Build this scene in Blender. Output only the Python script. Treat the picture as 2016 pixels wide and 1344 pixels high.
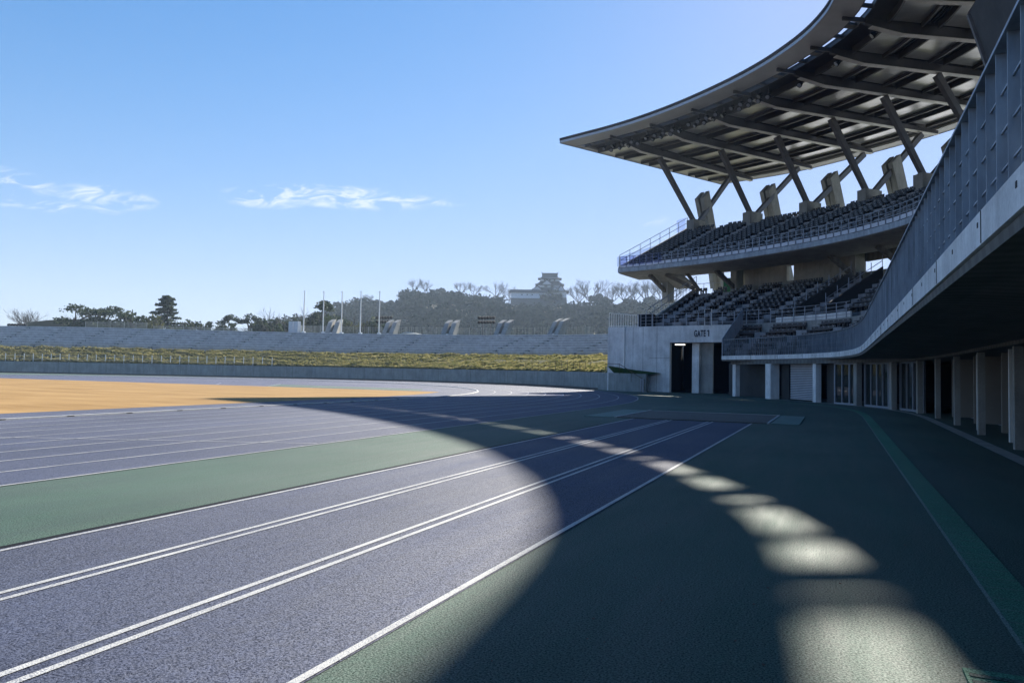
import bpy, math, random
import numpy as np
from mathutils import Vector, Matrix, noise
random.seed(7); RNG = np.random.default_rng(7)
S = bpy.context.scene
for o in list(bpy.data.objects): bpy.data.objects.remove(o)
COL = S.collection
R = math.radians
# ------------------------------------------------------------------ camera
cam = bpy.data.cameras.new('camera'); cam.lens = 26.0; cam.sensor_width = 36; cam.clip_end = 6000; cam.clip_start = .05
co = bpy.data.objects.new('camera', cam); COL.objects.link(co); S.camera = co
EYE = 1.595
co.matrix_world = Matrix.Translation((0, 0, EYE)) @ Matrix.Rotation(R(23.605), 4, 'Z') @ Matrix.Rotation(R(92.27), 4, 'X') @ Matrix.Rotation(R(1.0), 4, 'Z')
# ------------------------------------------------------------------ light
SUN_EL, SUN_AZ = 30.2, 2.9          # azimuth measured from +Y towards +X
sd = Vector((math.sin(R(SUN_AZ))*math.cos(R(SUN_EL)), math.cos(R(SUN_AZ))*math.cos(R(SUN_EL)), math.sin(R(SUN_EL))))
sl = bpy.data.lights.new('sun', 'SUN'); sl.energy = 5.0; sl.angle = R(.53); sl.color = (1, .93, .82)
so = bpy.data.objects.new('sun', sl); COL.objects.link(so); so.rotation_euler = sd.to_track_quat('Z', 'Y').to_euler()
W = bpy.data.worlds.new('World'); S.world = W; W.use_nodes = True
wn, wl = W.node_tree.nodes, W.node_tree.links
bg = wn['Background']; sky = wn.new('ShaderNodeTexSky'); sky.sky_type = 'NISHITA'; sky.sun_disc = False
sky.sun_elevation = R(SUN_EL); sky.sun_rotation = R(SUN_AZ); sky.air_density = 1.0; sky.dust_density = .1; sky.ozone_density = 1.6; sky.altitude = 80
bg.inputs['Strength'].default_value = .074
def clouds():
    tc = wn.new('ShaderNodeTexCoord'); sep = wn.new('ShaderNodeSeparateXYZ'); wl.new(tc.outputs['Generated'], sep.inputs[0])
    def M(op, a, b=None, c=None):
        n = wn.new('ShaderNodeMath'); n.operation = op
        for i, v in enumerate((a, b, c)):
            if v is None: continue
            if isinstance(v, (int, float)): n.inputs[i].default_value = v
            else: wl.new(v, n.inputs[i])
        return n.outputs[0]
    az = M('ARCTAN2', sep.outputs[0], sep.outputs[1]); el = M('ARCSINE', sep.outputs[2])
    comb = wn.new('ShaderNodeCombineXYZ'); wl.new(M('MULTIPLY', az, 14.0), comb.inputs[0]); wl.new(M('MULTIPLY', M('ADD', el, M('MULTIPLY', az, -.12)), 42.0), comb.inputs[1])
    nz = wn.new('ShaderNodeTexNoise'); wl.new(comb.outputs[0], nz.inputs['Vector']); nz.inputs['Scale'].default_value = 1.6; nz.inputs['Detail'].default_value = 9; nz.inputs['Roughness'].default_value = .62; nz.inputs['Distortion'].default_value = 1.1
    tot = None
    for a0, e0, sa, se, g in ((-59.5, 11.3, 4.2, 1.15, 1.3), (-57.0, 10.2, 6.5, .45, .9), (-52.6, 11.2, 3.4, .9, 1.1), (-36.4, 12.75, 7.4, .95, 1.5), (-42.6, 12.2, 3.4, .8, 1.0), (-29.0, 12.8, 2.0, .4, .7), (-12.7, 11.4, 1.8, .6, .3)):
        da = M('DIVIDE', M('SUBTRACT', az, R(a0)), R(sa)); de = M('DIVIDE', M('SUBTRACT', el, R(e0)), R(se))
        q = M('ADD', M('MULTIPLY', da, da), M('MULTIPLY', de, de))
        m = M('MULTIPLY', M('MAXIMUM', M('SUBTRACT', 1.0, q), 0.0), g)
        tot = m if tot is None else M('ADD', tot, m)
    k = M('SUBTRACT', M('MULTIPLY', nz.outputs['Fac'], 4.2), 1.95)
    f = M('MULTIPLY', M('MAXIMUM', k, 0.0), tot); f = M('MINIMUM', f, .62)
    hs = wn.new('ShaderNodeHueSaturation'); hs.inputs['Saturation'].default_value = 1.42; hs.inputs['Hue'].default_value = .504; sp_ = wn.new('ShaderNodeSeparateColor'); wl.new(sky.outputs[0], sp_.inputs[0]); cb_ = wn.new('ShaderNodeCombineColor')
    for i, K in enumerate((4.4, 4.9, 6.6)):       # soft shoulder so that the aureole round the hidden sun stays pale blue
        c_ = sp_.outputs[i]; r_ = M('DIVIDE', c_, K); wl.new(M('DIVIDE', c_, M('SQRT', M('ADD', 1.0, M('MULTIPLY', r_, r_)))), cb_.inputs[i])
    wl.new(cb_.outputs[0], hs.inputs['Color'])
    mix = wn.new('ShaderNodeMixRGB'); wl.new(f, mix.inputs[0]); wl.new(hs.outputs[0], mix.inputs[1]); mix.inputs[2].default_value = (5.2, 5.4, 5.6, 1)
    wl.new(mix.outputs[0], bg.inputs['Color'])
clouds()
S.view_settings.view_transform = 'Standard'; S.view_settings.look = 'None'; S.view_settings.exposure = 1.5
S.cycles.max_bounces = 6; S.cycles.diffuse_bounces = 3; S.cycles.use_denoising = True; S.cycles.volume_bounces = 0
# ------------------------------------------------------------------ materials
def mat(name, col, rough=.7, spec=.4, var=.25, scale=3.0, detail=5, bump=0, bscale=60, metal=0, col2=None, rot=None, stretch=None, coord='Object', alpha=None, sheen=0):
    m = bpy.data.materials.new(name); m.use_nodes = True; n, l = m.node_tree.nodes, m.node_tree.links
    b = n['Principled BSDF']; b.inputs['Roughness'].default_value = rough; b.inputs['Specular IOR Level'].default_value = spec; b.inputs['Metallic'].default_value = metal
    tc = n.new('ShaderNodeTexCoord'); mp = n.new('ShaderNodeMapping'); l.new(tc.outputs[coord], mp.inputs[0])
    if stretch: mp.inputs['Scale'].default_value = stretch
    if rot: mp.inputs['Rotation'].default_value = rot
    nz = n.new('ShaderNodeTexNoise'); nz.inputs['Scale'].default_value = scale; nz.inputs['Detail'].default_value = detail; nz.inputs['Roughness'].default_value = .65
    l.new(mp.outputs[0], nz.inputs['Vector'])
    cr = n.new('ShaderNodeValToRGB'); l.new(nz.outputs['Fac'], cr.inputs[0])
    c1 = tuple(c*(1-var) for c in col); c2 = tuple(min(1, c*(1+var)) for c in (col2 or col))
    cr.color_ramp.elements[0].position = .3; cr.color_ramp.elements[0].color = (*c1, 1); cr.color_ramp.elements[1].position = .7; cr.color_ramp.elements[1].color = (*c2, 1)
    l.new(cr.outputs[0], b.inputs['Base Color'])
    if bump:
        n2 = n.new('ShaderNodeTexNoise'); n2.inputs['Scale'].default_value = bscale; n2.inputs['Detail'].default_value = 3; l.new(tc.outputs[coord], n2.inputs['Vector'])
        bp = n.new('ShaderNodeBump'); bp.inputs['Strength'].default_value = bump; bp.inputs['Distance'].default_value = .01; l.new(n2.outputs['Fac'], bp.inputs['Height']); l.new(bp.outputs[0], b.inputs['Normal'])
    m['_b'] = 1
    return m
def rubber(name, col, seed=0):
    """granulated polyurethane surface: fine two-tone grain, glossy granules, large faded wear and roll marks"""
    m = bpy.data.materials.new(name); m.use_nodes = True; n, l = m.node_tree.nodes, m.node_tree.links; b = n['Principled BSDF']
    tc = n.new('ShaderNodeTexCoord')
    def N(sc, det, ro=.6, st=None):
        mp = n.new('ShaderNodeMapping'); l.new(tc.outputs['Object'], mp.inputs[0]); mp.inputs['Location'].default_value = (seed, seed*.7, 0)
        if st: mp.inputs['Scale'].default_value = st
        t = n.new('ShaderNodeTexNoise'); t.inputs['Scale'].default_value = sc; t.inputs['Detail'].default_value = det; t.inputs['Roughness'].default_value = ro; l.new(mp.outputs[0], t.inputs['Vector']); return t.outputs['Fac']
    def rng_(f, lo, hi, a=.3, z=.7):
        r = n.new('ShaderNodeMapRange'); l.new(f, r.inputs[0]); r.inputs[1].default_value = a; r.inputs[2].default_value = z; r.inputs[3].default_value = lo; r.inputs[4].default_value = hi; return r.outputs[0]
    def mulc(c, k):
        x = n.new('ShaderNodeVectorMath'); x.operation = 'SCALE'; l.new(c, x.inputs[0]); l.new(k, x.inputs['Scale']); return x.outputs[0]
    fine = N(75, 2, .75); mid = N(14, 4, .7); big = N(.35, 5, .6, (1, .45, 1)); streak = N(.9, 6, .7, (2.2, .22, 1)); blot = N(.12, 4, .6)
    rgb = n.new('ShaderNodeRGB'); rgb.outputs[0].default_value = (*col, 1)
    c = mulc(rgb.outputs[0], rng_(fine, .3, 1.9)); c = mulc(c, rng_(mid, .8, 1.2)); c = mulc(c, rng_(big, .8, 1.22)); c = mulc(c, rng_(streak, .84, 1.2))
    l.new(c, b.inputs['Base Color']); l.new(rng_(streak, .72, .9), b.inputs['Roughness']); b.inputs['IOR'].default_value = 1.51
    mm = n.new('ShaderNodeMath'); mm.operation = 'MULTIPLY'; l.new(rng_(fine, .1, 1.35, .36, .64), mm.inputs[0]); l.new(rng_(blot, .7, 1.3), mm.inputs[1]); l.new(mm.outputs[0], b.inputs['Specular IOR Level'])
    bp = n.new('ShaderNodeBump'); bp.inputs['Strength'].default_value = .9; bp.inputs['Distance'].default_value = .006; l.new(fine, bp.inputs['Height']); l.new(bp.outputs[0], b.inputs['Normal'])
    return m
def concrete(name, col, vert=True, formwork=0.0):
    """board or panel formed concrete: blotches, vertical rain streaks, fine pores, optional board lines"""
    m = bpy.data.materials.new(name); m.use_nodes = True; n, l = m.node_tree.nodes, m.node_tree.links; b = n['Principled BSDF']
    tc = n.new('ShaderNodeTexCoord')
    def N(sc, det, ro, st):
        mp = n.new('ShaderNodeMapping'); l.new(tc.outputs['Object'], mp.inputs[0]); mp.inputs['Scale'].default_value = st
        t = n.new('ShaderNodeTexNoise'); t.inputs['Scale'].default_value = sc; t.inputs['Detail'].default_value = det; t.inputs['Roughness'].default_value = ro; l.new(mp.outputs[0], t.inputs['Vector']); return t.outputs['Fac']
    a = N(.9, 6, .65, (1, 1, 1)); s = N(2.5, 5, .7, (1, 1, .12) if vert else (1, .15, 1)); p = N(22, 3, .7, (1, 1, 1))
    def mul(c, f, lo, hi):
        r = n.new('ShaderNodeMapRange'); l.new(f, r.inputs[0]); r.inputs[1].default_value = .3; r.inputs[2].default_value = .7; r.inputs[3].default_value = lo; r.inputs[4].default_value = hi
        x = n.new('ShaderNodeVectorMath'); x.operation = 'SCALE'; l.new(c, x.inputs[0]); l.new(r.outputs[0], x.inputs['Scale']); return x.outputs[0]
    rgb = n.new('ShaderNodeRGB'); rgb.outputs[0].default_value = (*col, 1)
    c = mul(rgb.outputs[0], a, .78, 1.18); c = mul(c, s, .8, 1.14); c = mul(c, p, .9, 1.08)
    if formwork:
        w = n.new('ShaderNodeTexWave'); w.wave_type = 'BANDS'; w.bands_direction = 'Y'; w.inputs['Scale'].default_value = formwork; w.inputs['Distortion'].default_value = .3; l.new(tc.outputs['Object'], w.inputs[0]); c = mul(c, w.outputs['Fac'], .8, 1.05)
    l.new(c, b.inputs['Base Color']); b.inputs['Roughness'].default_value = .82; b.inputs['Specular IOR Level'].default_value = .3
    bp = n.new('ShaderNodeBump'); bp.inputs['Strength'].default_value = .25; bp.inputs['Distance'].default_value = .01; l.new(p, bp.inputs['Height']); l.new(bp.outputs[0], b.inputs['Normal'])
    return m
def leafmat(name, c1, c2, trans=.25):
    m = bpy.data.materials.new(name); m.use_nodes = True; n, l = m.node_tree.nodes, m.node_tree.links; b = n['Principled BSDF']
    g = n.new('ShaderNodeNewGeometry'); cr = n.new('ShaderNodeValToRGB'); cr.color_ramp.elements[0].color = (*c1, 1); cr.color_ramp.elements[1].color = (*c2, 1)
    l.new(g.outputs['Random Per Island'], cr.inputs[0]); l.new(cr.outputs[0], b.inputs['Base Color']); b.inputs['Roughness'].default_value = .8; b.inputs['Specular IOR Level'].default_value = .25 if trans > .2 else 0
    tr = n.new('ShaderNodeBsdfTranslucent'); l.new(cr.outputs[0], tr.inputs[0]); mx = n.new('ShaderNodeMixShader'); mx.inputs[0].default_value = trans
    l.new(b.outputs[0], mx.inputs[1]); l.new(tr.outputs[0], mx.inputs[2]); l.new(mx.outputs[0], n['Material Output'].inputs[0])
    return m
def glassmat(name, tint=(.8, .9, .9), mixf=.5, rough=.02):
    m = bpy.data.materials.new(name); m.use_nodes = True; n, l = m.node_tree.nodes, m.node_tree.links; b = n['Principled BSDF']
    b.inputs['Base Color'].default_value = (.02, .03, .03, 1); b.inputs['Roughness'].default_value = rough; b.inputs['Specular IOR Level'].default_value = .8
    t = n.new('ShaderNodeBsdfTransparent'); t.inputs[0].default_value = (*tint, 1); mx = n.new('ShaderNodeMixShader'); mx.inputs[0].default_value = mixf
    nz = n.new('ShaderNodeTexNoise'); nz.inputs['Scale'].default_value = 2; tc = n.new('ShaderNodeTexCoord'); l.new(tc.outputs['Object'], nz.inputs[0])
    bp = n.new('ShaderNodeBump'); bp.inputs['Strength'].default_value = .03; l.new(nz.outputs['Fac'], bp.inputs['Height']); l.new(bp.outputs[0], b.inputs['Normal'])
    l.new(b.outputs[0], mx.inputs[1]); l.new(t.outputs[0], mx.inputs[2]); l.new(mx.outputs[0], n['Material Output'].inputs[0])
    return m
def emis(name, col, s):
    m = bpy.data.materials.new(name); m.use_nodes = True; b = m.node_tree.nodes['Principled BSDF']; b.inputs['Emission Color'].default_value = (*col, 1); b.inputs['Emission Strength'].default_value = s; return m
def linepaint():
    m = mat('line_paint', (.42, .43, .43), .6, .4, .14, 6, bump=.6, bscale=110); n, l = m.node_tree.nodes, m.node_tree.links; b = n['Principled BSDF']; tc = n.new('ShaderNodeTexCoord')
    t = n.new('ShaderNodeTexNoise'); t.inputs['Scale'].default_value = 85; t.inputs['Detail'].default_value = 3; l.new(tc.outputs['Object'], t.inputs['Vector'])
    u = n.new('ShaderNodeTexNoise'); u.inputs['Scale'].default_value = 1.3; u.inputs['Detail'].default_value = 5; l.new(tc.outputs['Object'], u.inputs['Vector'])
    a = n.new('ShaderNodeMath'); a.operation = 'MULTIPLY_ADD'; l.new(u.outputs['Fac'], a.inputs[0]); a.inputs[1].default_value = .55; l.new(t.outputs['Fac'], a.inputs[2])
    r = n.new('ShaderNodeMapRange'); l.new(a.outputs[0], r.inputs[0]); r.inputs[1].default_value = .76; r.inputs[2].default_value = .94; r.inputs[3].default_value = 0; r.inputs[4].default_value = .75
    mx = n.new('ShaderNodeMixRGB'); l.new(r.outputs[0], mx.inputs[0]); src = b.inputs['Base Color'].links[0].from_socket; l.new(src, mx.inputs[1]); mx.inputs[2].default_value = (.09, .10, .15, 1); l.new(mx.outputs[0], b.inputs['Base Color'])
    return m
MT = dict(
 blue=rubber('blue_rubber', (.015, .025, .063), 3), blue2=rubber('blue_rubber_far', (.016, .026, .07), 9), green=rubber('green_rubber', (.006, .040, .026), 5),
 pit=rubber('pit_cover', (.05, .045, .04), 8), pitmat=rubber('pit_edge', (.05, .10, .085), 2), tact=rubber('tactile_green', (.010, .112, .058), 6),
 line=linepaint(),
 straw=mat('dormant_turf', (.27, .160, .060), .95, .1, .16, .35, 9, .8, 30, col2=(.31, .20, .085), stretch=(.5, 1.6, 1)),
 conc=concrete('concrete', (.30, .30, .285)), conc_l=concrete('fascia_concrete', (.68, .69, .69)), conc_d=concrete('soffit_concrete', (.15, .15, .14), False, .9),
 conc_b=concrete('bench_concrete', (.36, .38, .40), False), plank=concrete('plank_concrete', (.50, .53, .56), False), edge=rubber('pale_edge', (.08, .14, .12), 4), conc_w=concrete('pier_concrete', (.27, .275, .26)),
 wallc=concrete('bank_wall_concrete', (.25, .28, .28)), earth=mat('earth', (.13, .12, .08), .95, .1, .3, .2),
 steel_d=mat('dark_steel', (.040, .040, .044), .45, .5, .2, 2), steel=mat('galvanised_steel', (.25, .29, .34), .5, .5, .35, 3, stretch=(1, 1, .3), metal=.35),
 gutter=mat('gutter_steel', (.36, .40, .46), .4, .5, .12, 2, metal=.3), strut=mat('strut_paint', (.085, .085, .09), .5, .5, .2, 2),
 flange=mat('flange_paint', (.55, .55, .52), .5, .5, .12, 2), panel=mat('ceiling_panel', (.47, .48, .49), .30, .6, .30, .5, 7, bump=.12, bscale=1.3, stretch=(.5, 1.4, 1), metal=.75), deck=mat('roof_deck', (.045, .045, .05), .8, .2, .2, 1),
 soffit=mat('soffit_panel', (.33, .34, .355), .45, .5, .12, .6), seat=mat('seat_plastic', (.014, .018, .030), .42, .5, .3, 6), tag=mat('seat_mark', (.24, .26, .29), .6, .3, .1, 2),
 step=concrete('step_concrete', (.24, .25, .27)), rowc=concrete('row_concrete', (.11, .115, .125)), rail=mat('rail_steel', (.26, .29, .34), .45, .5, .12, 4, metal=.3), kick=mat('kick_panel', (.52, .56, .64), .45, .5, .1, 2), white=mat('white_paint', (.72, .72, .70), .5, .4, .08, 3),
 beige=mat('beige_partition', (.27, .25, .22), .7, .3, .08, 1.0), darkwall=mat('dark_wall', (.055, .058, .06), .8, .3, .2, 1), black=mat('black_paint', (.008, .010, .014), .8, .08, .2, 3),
 glass=glassmat('door_glass', (.25, .3, .3), .35), railglass=glassmat('rail_glass', (.80, .84, .95), .82), blueglass=glassmat('blue_rail_glass', (.80, .82, .96), .9),
 lens=mat('lamp_lens', (.12, .13, .14), .15, .8, .1, 5), bark=mat('bark', (.085, .07, .055), .9, .2, .3, 4), barkf=mat('pale_bark', (.07, .065, .058), .9, .2, .3, 4),
 leafd=leafmat('leaf_dark', (.020, .036, .018), (.060, .085, .035)), leafo=leafmat('leaf_olive', (.05, .065, .025), (.13, .13, .05)), leafh=leafmat('leaf_hill', (.012, .020, .010), (.034, .044, .020), .04),
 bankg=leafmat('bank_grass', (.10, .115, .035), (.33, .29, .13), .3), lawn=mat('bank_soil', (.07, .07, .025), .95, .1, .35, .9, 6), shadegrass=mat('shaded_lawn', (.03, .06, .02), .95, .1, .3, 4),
 stone=concrete('castle_stone', (.07, .07, .065)), plaster=mat('castle_plaster', (.62, .65, .70), .7, .3, .06, .2), tile=mat('castle_tile', (.02, .022, .026), .6, .4, .2, .5), wood=mat('castle_wood', (.05, .04, .03), .7, .3, .2, 1),
 mesh=mat('fence_wire', (.34, .36, .34), .6, .4, .1, 2), door=mat('shutter', (.16, .17, .18), .5, .4, .12, 2), tube=emis('tube_light', (1, .97, .9), 1.2), letter=mat('letter_paint', (.012, .02, .045), .5, .4, .1, 3),
)
# ------------------------------------------------------------------ helpers
BASE = {}
def tag(o, label=None, cat=None, group=None, kind=None):
    if label: o['label'] = label
    if cat: o['category'] = cat
    if group: o['group'] = group
    if kind: o['kind'] = kind
    return o
def thing(name, label, cat, loc=(0, 0, 0), group=None):
    o = bpy.data.objects.new(name, None); COL.objects.link(o); o.location = loc; o.empty_display_size = .2; BASE[o] = Vector(loc)
    return tag(o, label, cat, group)
class MB:
    def __init__(s): s.v = []; s.f = []; s.m = []
    def add(s, vs, fs, mi=0):
        k = len(s.v); s.v += [tuple(map(float, p)) for p in vs]; s.f += [tuple(i+k for i in f) for f in fs]; s.m += [mi]*len(fs); return s
    def box(s, a, b, mi=0):
        (x0, y0, z0), (x1, y1, z1) = a, b
        return s.add([(x0,y0,z0),(x1,y0,z0),(x1,y1,z0),(x0,y1,z0),(x0,y0,z1),(x1,y0,z1),(x1,y1,z1),(x0,y1,z1)], [(0,3,2,1),(4,5,6,7),(0,1,5,4),(1,2,6,5),(2,3,7,6),(3,0,4,7)], mi)
    def bar(s, a, b, w, h, up=(0, 0, 1), mi=0, w2=None, h2=None):
        a, b = Vector(a), Vector(b); d = (b-a).normalized(); u = Vector(up)
        sd_ = d.cross(u)
        if sd_.length < 1e-4: sd_ = d.cross(Vector((1, 0, 0)))
        sd_.normalize(); u = sd_.cross(d); w2 = w if w2 is None else w2; h2 = h if h2 is None else h2
        vs = [a+sd_*x*w/2+u*y*h/2 for x, y in ((-1,-1),(1,-1),(1,1),(-1,1))]+[b+sd_*x*w2/2+u*y*h2/2 for x, y in ((-1,-1),(1,-1),(1,1),(-1,1))]
        return s.add(vs, [(0,3,2,1),(4,5,6,7),(0,1,5,4),(1,2,6,5),(2,3,7,6),(3,0,4,7)], mi)
    def tube(s, pts, rad, n=8, mi=0):
        pts = [Vector(p) for p in pts]; rad = [rad]*len(pts) if isinstance(rad, (int, float)) else rad; vs = []; fs = []
        for i, p in enumerate(pts):
            d = (pts[min(i+1, len(pts)-1)]-pts[max(i-1, 0)]).normalized(); a = d.cross(Vector((0, 0, 1)))
            if a.length < .05: a = d.cross(Vector((1, 0, 0)))
            a.normalize(); b = d.cross(a)
            vs += [p+(a*math.cos(t)+b*math.sin(t))*rad[i] for t in [2*math.pi*j/n for j in range(n)]]
        for i in range(len(pts)-1):
            fs += [(i*n+j, i*n+(j+1) % n, (i+1)*n+(j+1) % n, (i+1)*n+j) for j in range(n)]
        fs += [tuple(range(n))[::-1], tuple((len(pts)-1)*n+j for j in range(n))]
        return s.add(vs, fs, mi)
    def loft(s, rings, closed=False, mi=0):
        k = len(rings[0]); vs = [p for r in rings for p in r]; fs = []
        for i in range(len(rings)-1):
            for j in range(k if closed else k-1):
                j2 = (j+1) % k; fs.append((i*k+j, i*k+j2, (i+1)*k+j2, (i+1)*k+j))
        if closed: fs += [tuple(range(k))[::-1], tuple((len(rings)-1)*k+j for j in range(k))]
        return s.add(vs, fs, mi)
    def build(s, name, mats, parent=None, smooth=False):
        me = bpy.data.meshes.new(name); b = BASE.get(parent, Vector((0, 0, 0)))
        v = np.array(s.v, dtype=float)-np.array(b) if len(s.v) else np.zeros((0, 3))
        me.from_pydata(v.tolist(), [], s.f); mats = mats if isinstance(mats, (list, tuple)) else [mats]
        for m in mats: me.materials.append(MT[m])
        if len(mats) > 1: me.polygons.foreach_set('material_index', s.m)
        if smooth: me.polygons.foreach_set('use_smooth', [True]*len(me.polygons))
        o = bpy.data.objects.new(name, me); COL.objects.link(o)
        if parent: o.parent = parent; BASE[o] = b
        return o
def struct(name, mb, mats): o = mb.build(name, mats); o['kind'] = 'structure'; return o
def cat(pts, n=6):
    """Catmull-Rom through the plan points"""
    P = [Vector(p) for p in pts]; P = [P[0]*2-P[1]]+P+[P[-1]*2-P[-2]]; out = []
    for i in range(1, len(P)-2):
        for k in range(n):
            t = k/n; a, b, c, d = P[i-1:i+3]
            out.append(.5*((2*b)+(c-a)*t+(2*a-5*b+4*c-d)*t*t+(3*b-3*c+d-a)*t**3))
    out.append(P[-2]); return out
class Curve:
    """plan curve with arc length access; normal() points to the right hand side of travel"""
    def __init__(s, pts, n=6):
        q_ = [pts[0]]
        for a, b in zip(pts, pts[1:]):
            k = max(1, int(math.hypot(b[0]-a[0], b[1]-a[1])/7.5)); q_ += [(a[0]+(b[0]-a[0])*j/k, a[1]+(b[1]-a[1])*j/k) for j in range(1, k+1)]
        pts = q_
        s.p = [v.to_2d() for v in cat([Vector((*p, 0)) for p in pts], n)]; s.l = [0]
        for a, b in zip(s.p, s.p[1:]): s.l.append(s.l[-1]+(b-a).length)
        s.L = s.l[-1]
    def at(s, d):
        d = min(max(d, 0), s.L-1e-6); i = int(np.searchsorted(s.l, d, side='right'))-1; t = (d-s.l[i])/(s.l[i+1]-s.l[i]); return s.p[i].lerp(s.p[i+1], t)
    def tan(s, d): return (s.at(d+.3)-s.at(d-.3)).normalized()
    def nor(s, d): t = s.tan(d); return Vector((t.y, -t.x))
    def off(s, d, o): return s.at(d)+s.nor(d)*o
    def hit(s, O, D):
        best = None
        for a, b in zip(s.p, s.p[1:]):
            e = b-a; den = D.x*e.y-D.y*e.x
            if abs(den) < 1e-9: continue
            w = a-O; t = (w.x*e.y-w.y*e.x)/den; u = (w.x*D.y-w.y*D.x)/den
            if -1e-6 <= u <= 1+1e-6 and (best is None or abs(t) < abs(best)): best = t
        return None if best is None else O+D*best
def strip(curve, o0, o1, z, name, m, d0=0, d1=None, step=1.0, kind='structure', mb=None):
    d1 = curve.L if d1 is None else d1; n = max(2, int((d1-d0)/step)+1); a = mb or MB(); rings = []
    for i in range(n):
        d = d0+(d1-d0)*i/(n-1); rings.append([(*curve.off(d, o0), z), (*curve.off(d, o1), z)])
    a.loft(rings)
    if mb: return mb
    o = a.build(name, m); o['kind'] = kind; return o
def poly(pts, z, name, m):
    a = MB().add([(x, y, z) for x, y in pts], [tuple(range(len(pts)))]); return struct(name, a, m)
# ================================================================== GROUND
g = MB().add([(-3000, -3000, -.05), (3000, -3000, -.05), (3000, 3000, -.05), (-3000, 3000, -.05)], [(0, 1, 2, 3)]); struct('ground', g, 'earth')
g = MB().add([(-150, -60, 0), (30, -60, 0), (30, 100, 0), (-150, 100, 0)], [(0, 1, 2, 3)]); struct('rubber_apron', g, 'green')
CX, CY, X0, LW = -57.3, 34.0, -20.8, 1.22          # bend centre, inner kerb line, lane width
def trackpath(off, y0=-55, n=64):
    r = X0-CX+off; pts = [(X0+off, y0)]
    pts += [(CX+r*math.cos(t), CY+r*math.sin(t)) for t in np.linspace(0, math.pi, n)]
    pts += [(CX-r, y0)]; return pts
def band(o0, o1, z, y0=-55):
    a, b = trackpath(o0, y0), trackpath(o1, y0); return MB().loft([[(*p, z), (*q, z)] for p, q in zip(a, b)])
struct('track_surface', band(-2.75, 9*LW+.02, .004), 'blue')
# paved semicircle beyond the turf
seg = [(CX+36.0*math.cos(t), CY+36.0*math.sin(t)) for t in np.linspace(0, math.pi, 64)]
poly(seg+[(CX-36, 20), (CX+36, 20)], .003, 'paved_bend_area', 'blue2')
turf = [(CX+33.8*math.cos(t), CY+33.8*math.sin(t)) for t in np.linspace(0, math.asin(12.5/33.8), 10)]
poly([(-23.5, -55), (-23.5, CY-1)]+turf+[(2*CX-x, y) for x, y in reversed(turf)]+[(2*CX+23.5, CY-1), (2*CX+23.5, -55)], .006, 'infield_turf', 'straw')
lines = MB()
for i in range(10):
    w = .05; a, b = trackpath(i*LW-w/2), trackpath(i*LW+w/2); lines.loft([[(*p, .009), (*q, .009)] for p, q in zip(a, b)])
def gline(mb, a, b, w=.05, z=.009):
    a, b = Vector(a), Vector(b); d = (b-a).normalized(); n = Vector((-d.y, d.x))*w/2
    mb.add([(*(a-n), z), (*(a+n), z), (*(b+n), z), (*(b-n), z)], [(0, 3, 2, 1)])
for a, b in (((-16.15, 10.06), (-14.5, 10.78)), ((-14.5, 10.78), (-11.68, 11.88)), ((-11.68, 11.88), (-9.9, 12.6))): gline(lines, a, b, .04, .0125)   # break / relay marks crossing the lanes
for i in range(9): gline(lines, (X0+i*LW+.1, 31.5), (X0+(i+1)*LW-.1, 31.5), .05, .0125)
gline(lines, (-42.0, 47.0), (-46.5, 53.6), .08); gline(lines, (-47.5, 47.0), (-52, 52), .05)
struct('lane_lines', lines, 'line')
poly([(-42.2, 46.9), (-27.8, 46.9), (-30.2, 51.6), (-46.4, 53.2)], .007, 'high_jump_apron', 'green')
# inner kerb with a little raised rail
kb = thing('track_kerb', 'low white raised kerb rail along the inner edge of the track', 'kerb', (X0, 0, 0))
a, b = trackpath(-.12, -20), trackpath(-.05, -20)
MB().loft([[(*p, .012), (*p, .05), (*q, .05), (*q, .012)] for p, q in zip(a, b)]).build('kerb_rail', 'white', kb)
pm = MB()
for y in np.arange(-5, 34, 2.0): pm.box((X0-.16, y-.10, .0125), (X0-.02, y+.10, .035))
pm.build('kerb_feet', 'steel_d', kb)
# runway (long jump and triple jump, three lanes side by side)
RX = [-6.45, -5.30, -5.12, -3.90, -3.74, -2.50]
g = MB().add([(-6.52, -40, .004), (-2.46, -40, .004), (-2.46, 25.5, .004), (-6.52, 25.5, .004)], [(0, 1, 2, 3)]); struct('runway_surface', g, 'blue')
rl = MB()
for x in (-6.45, -5.27, -5.12, -3.89, -3.74, -2.50): rl.add([(x-.028, -40, .009), (x+.028, -40, .009), (x+.028, 25.5, .009), (x-.028, 25.5, .009)], [(0, 1, 2, 3)])
struct('runway_lines', rl, 'line')
gr = MB().add([(-6.60, -40, .0065), (-6.52, -40, .0065), (-6.52, 22, .0065), (-6.60, 22, .0065)], [(0, 1, 2, 3)]); struct('runway_drain_slot', gr, 'black')
# covered landing pit
pit = thing('covered_sand_pit', 'long landing pit with brown cover and pale end mats where the runways end', 'sand pit', (-4.6, 28.3, 0))
MB().box((-7.15, 25.62, .004), (-2.0, 30.9, .03)).build('cover', 'pit', pit)
MB().box((-8.30, 25.62, .004), (-7.15, 31.2, .022)).build('end_mat', 'edge', pit); MB().box((-2.0, 25.62, .004), (-1.05, 30.9, .022)).build('end_mat', 'edge', pit)
b_ = MB(); b_.box((-7.18, 25.6, .004), (-7.10, 31.2, .045)); b_.box((-2.04, 25.6, .004), (-1.96, 30.9, .045)); b_.box((-7.1, 30.9, .004), (-2.04, 30.96, .04)); b_.build('border', 'line', pit)
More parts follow.
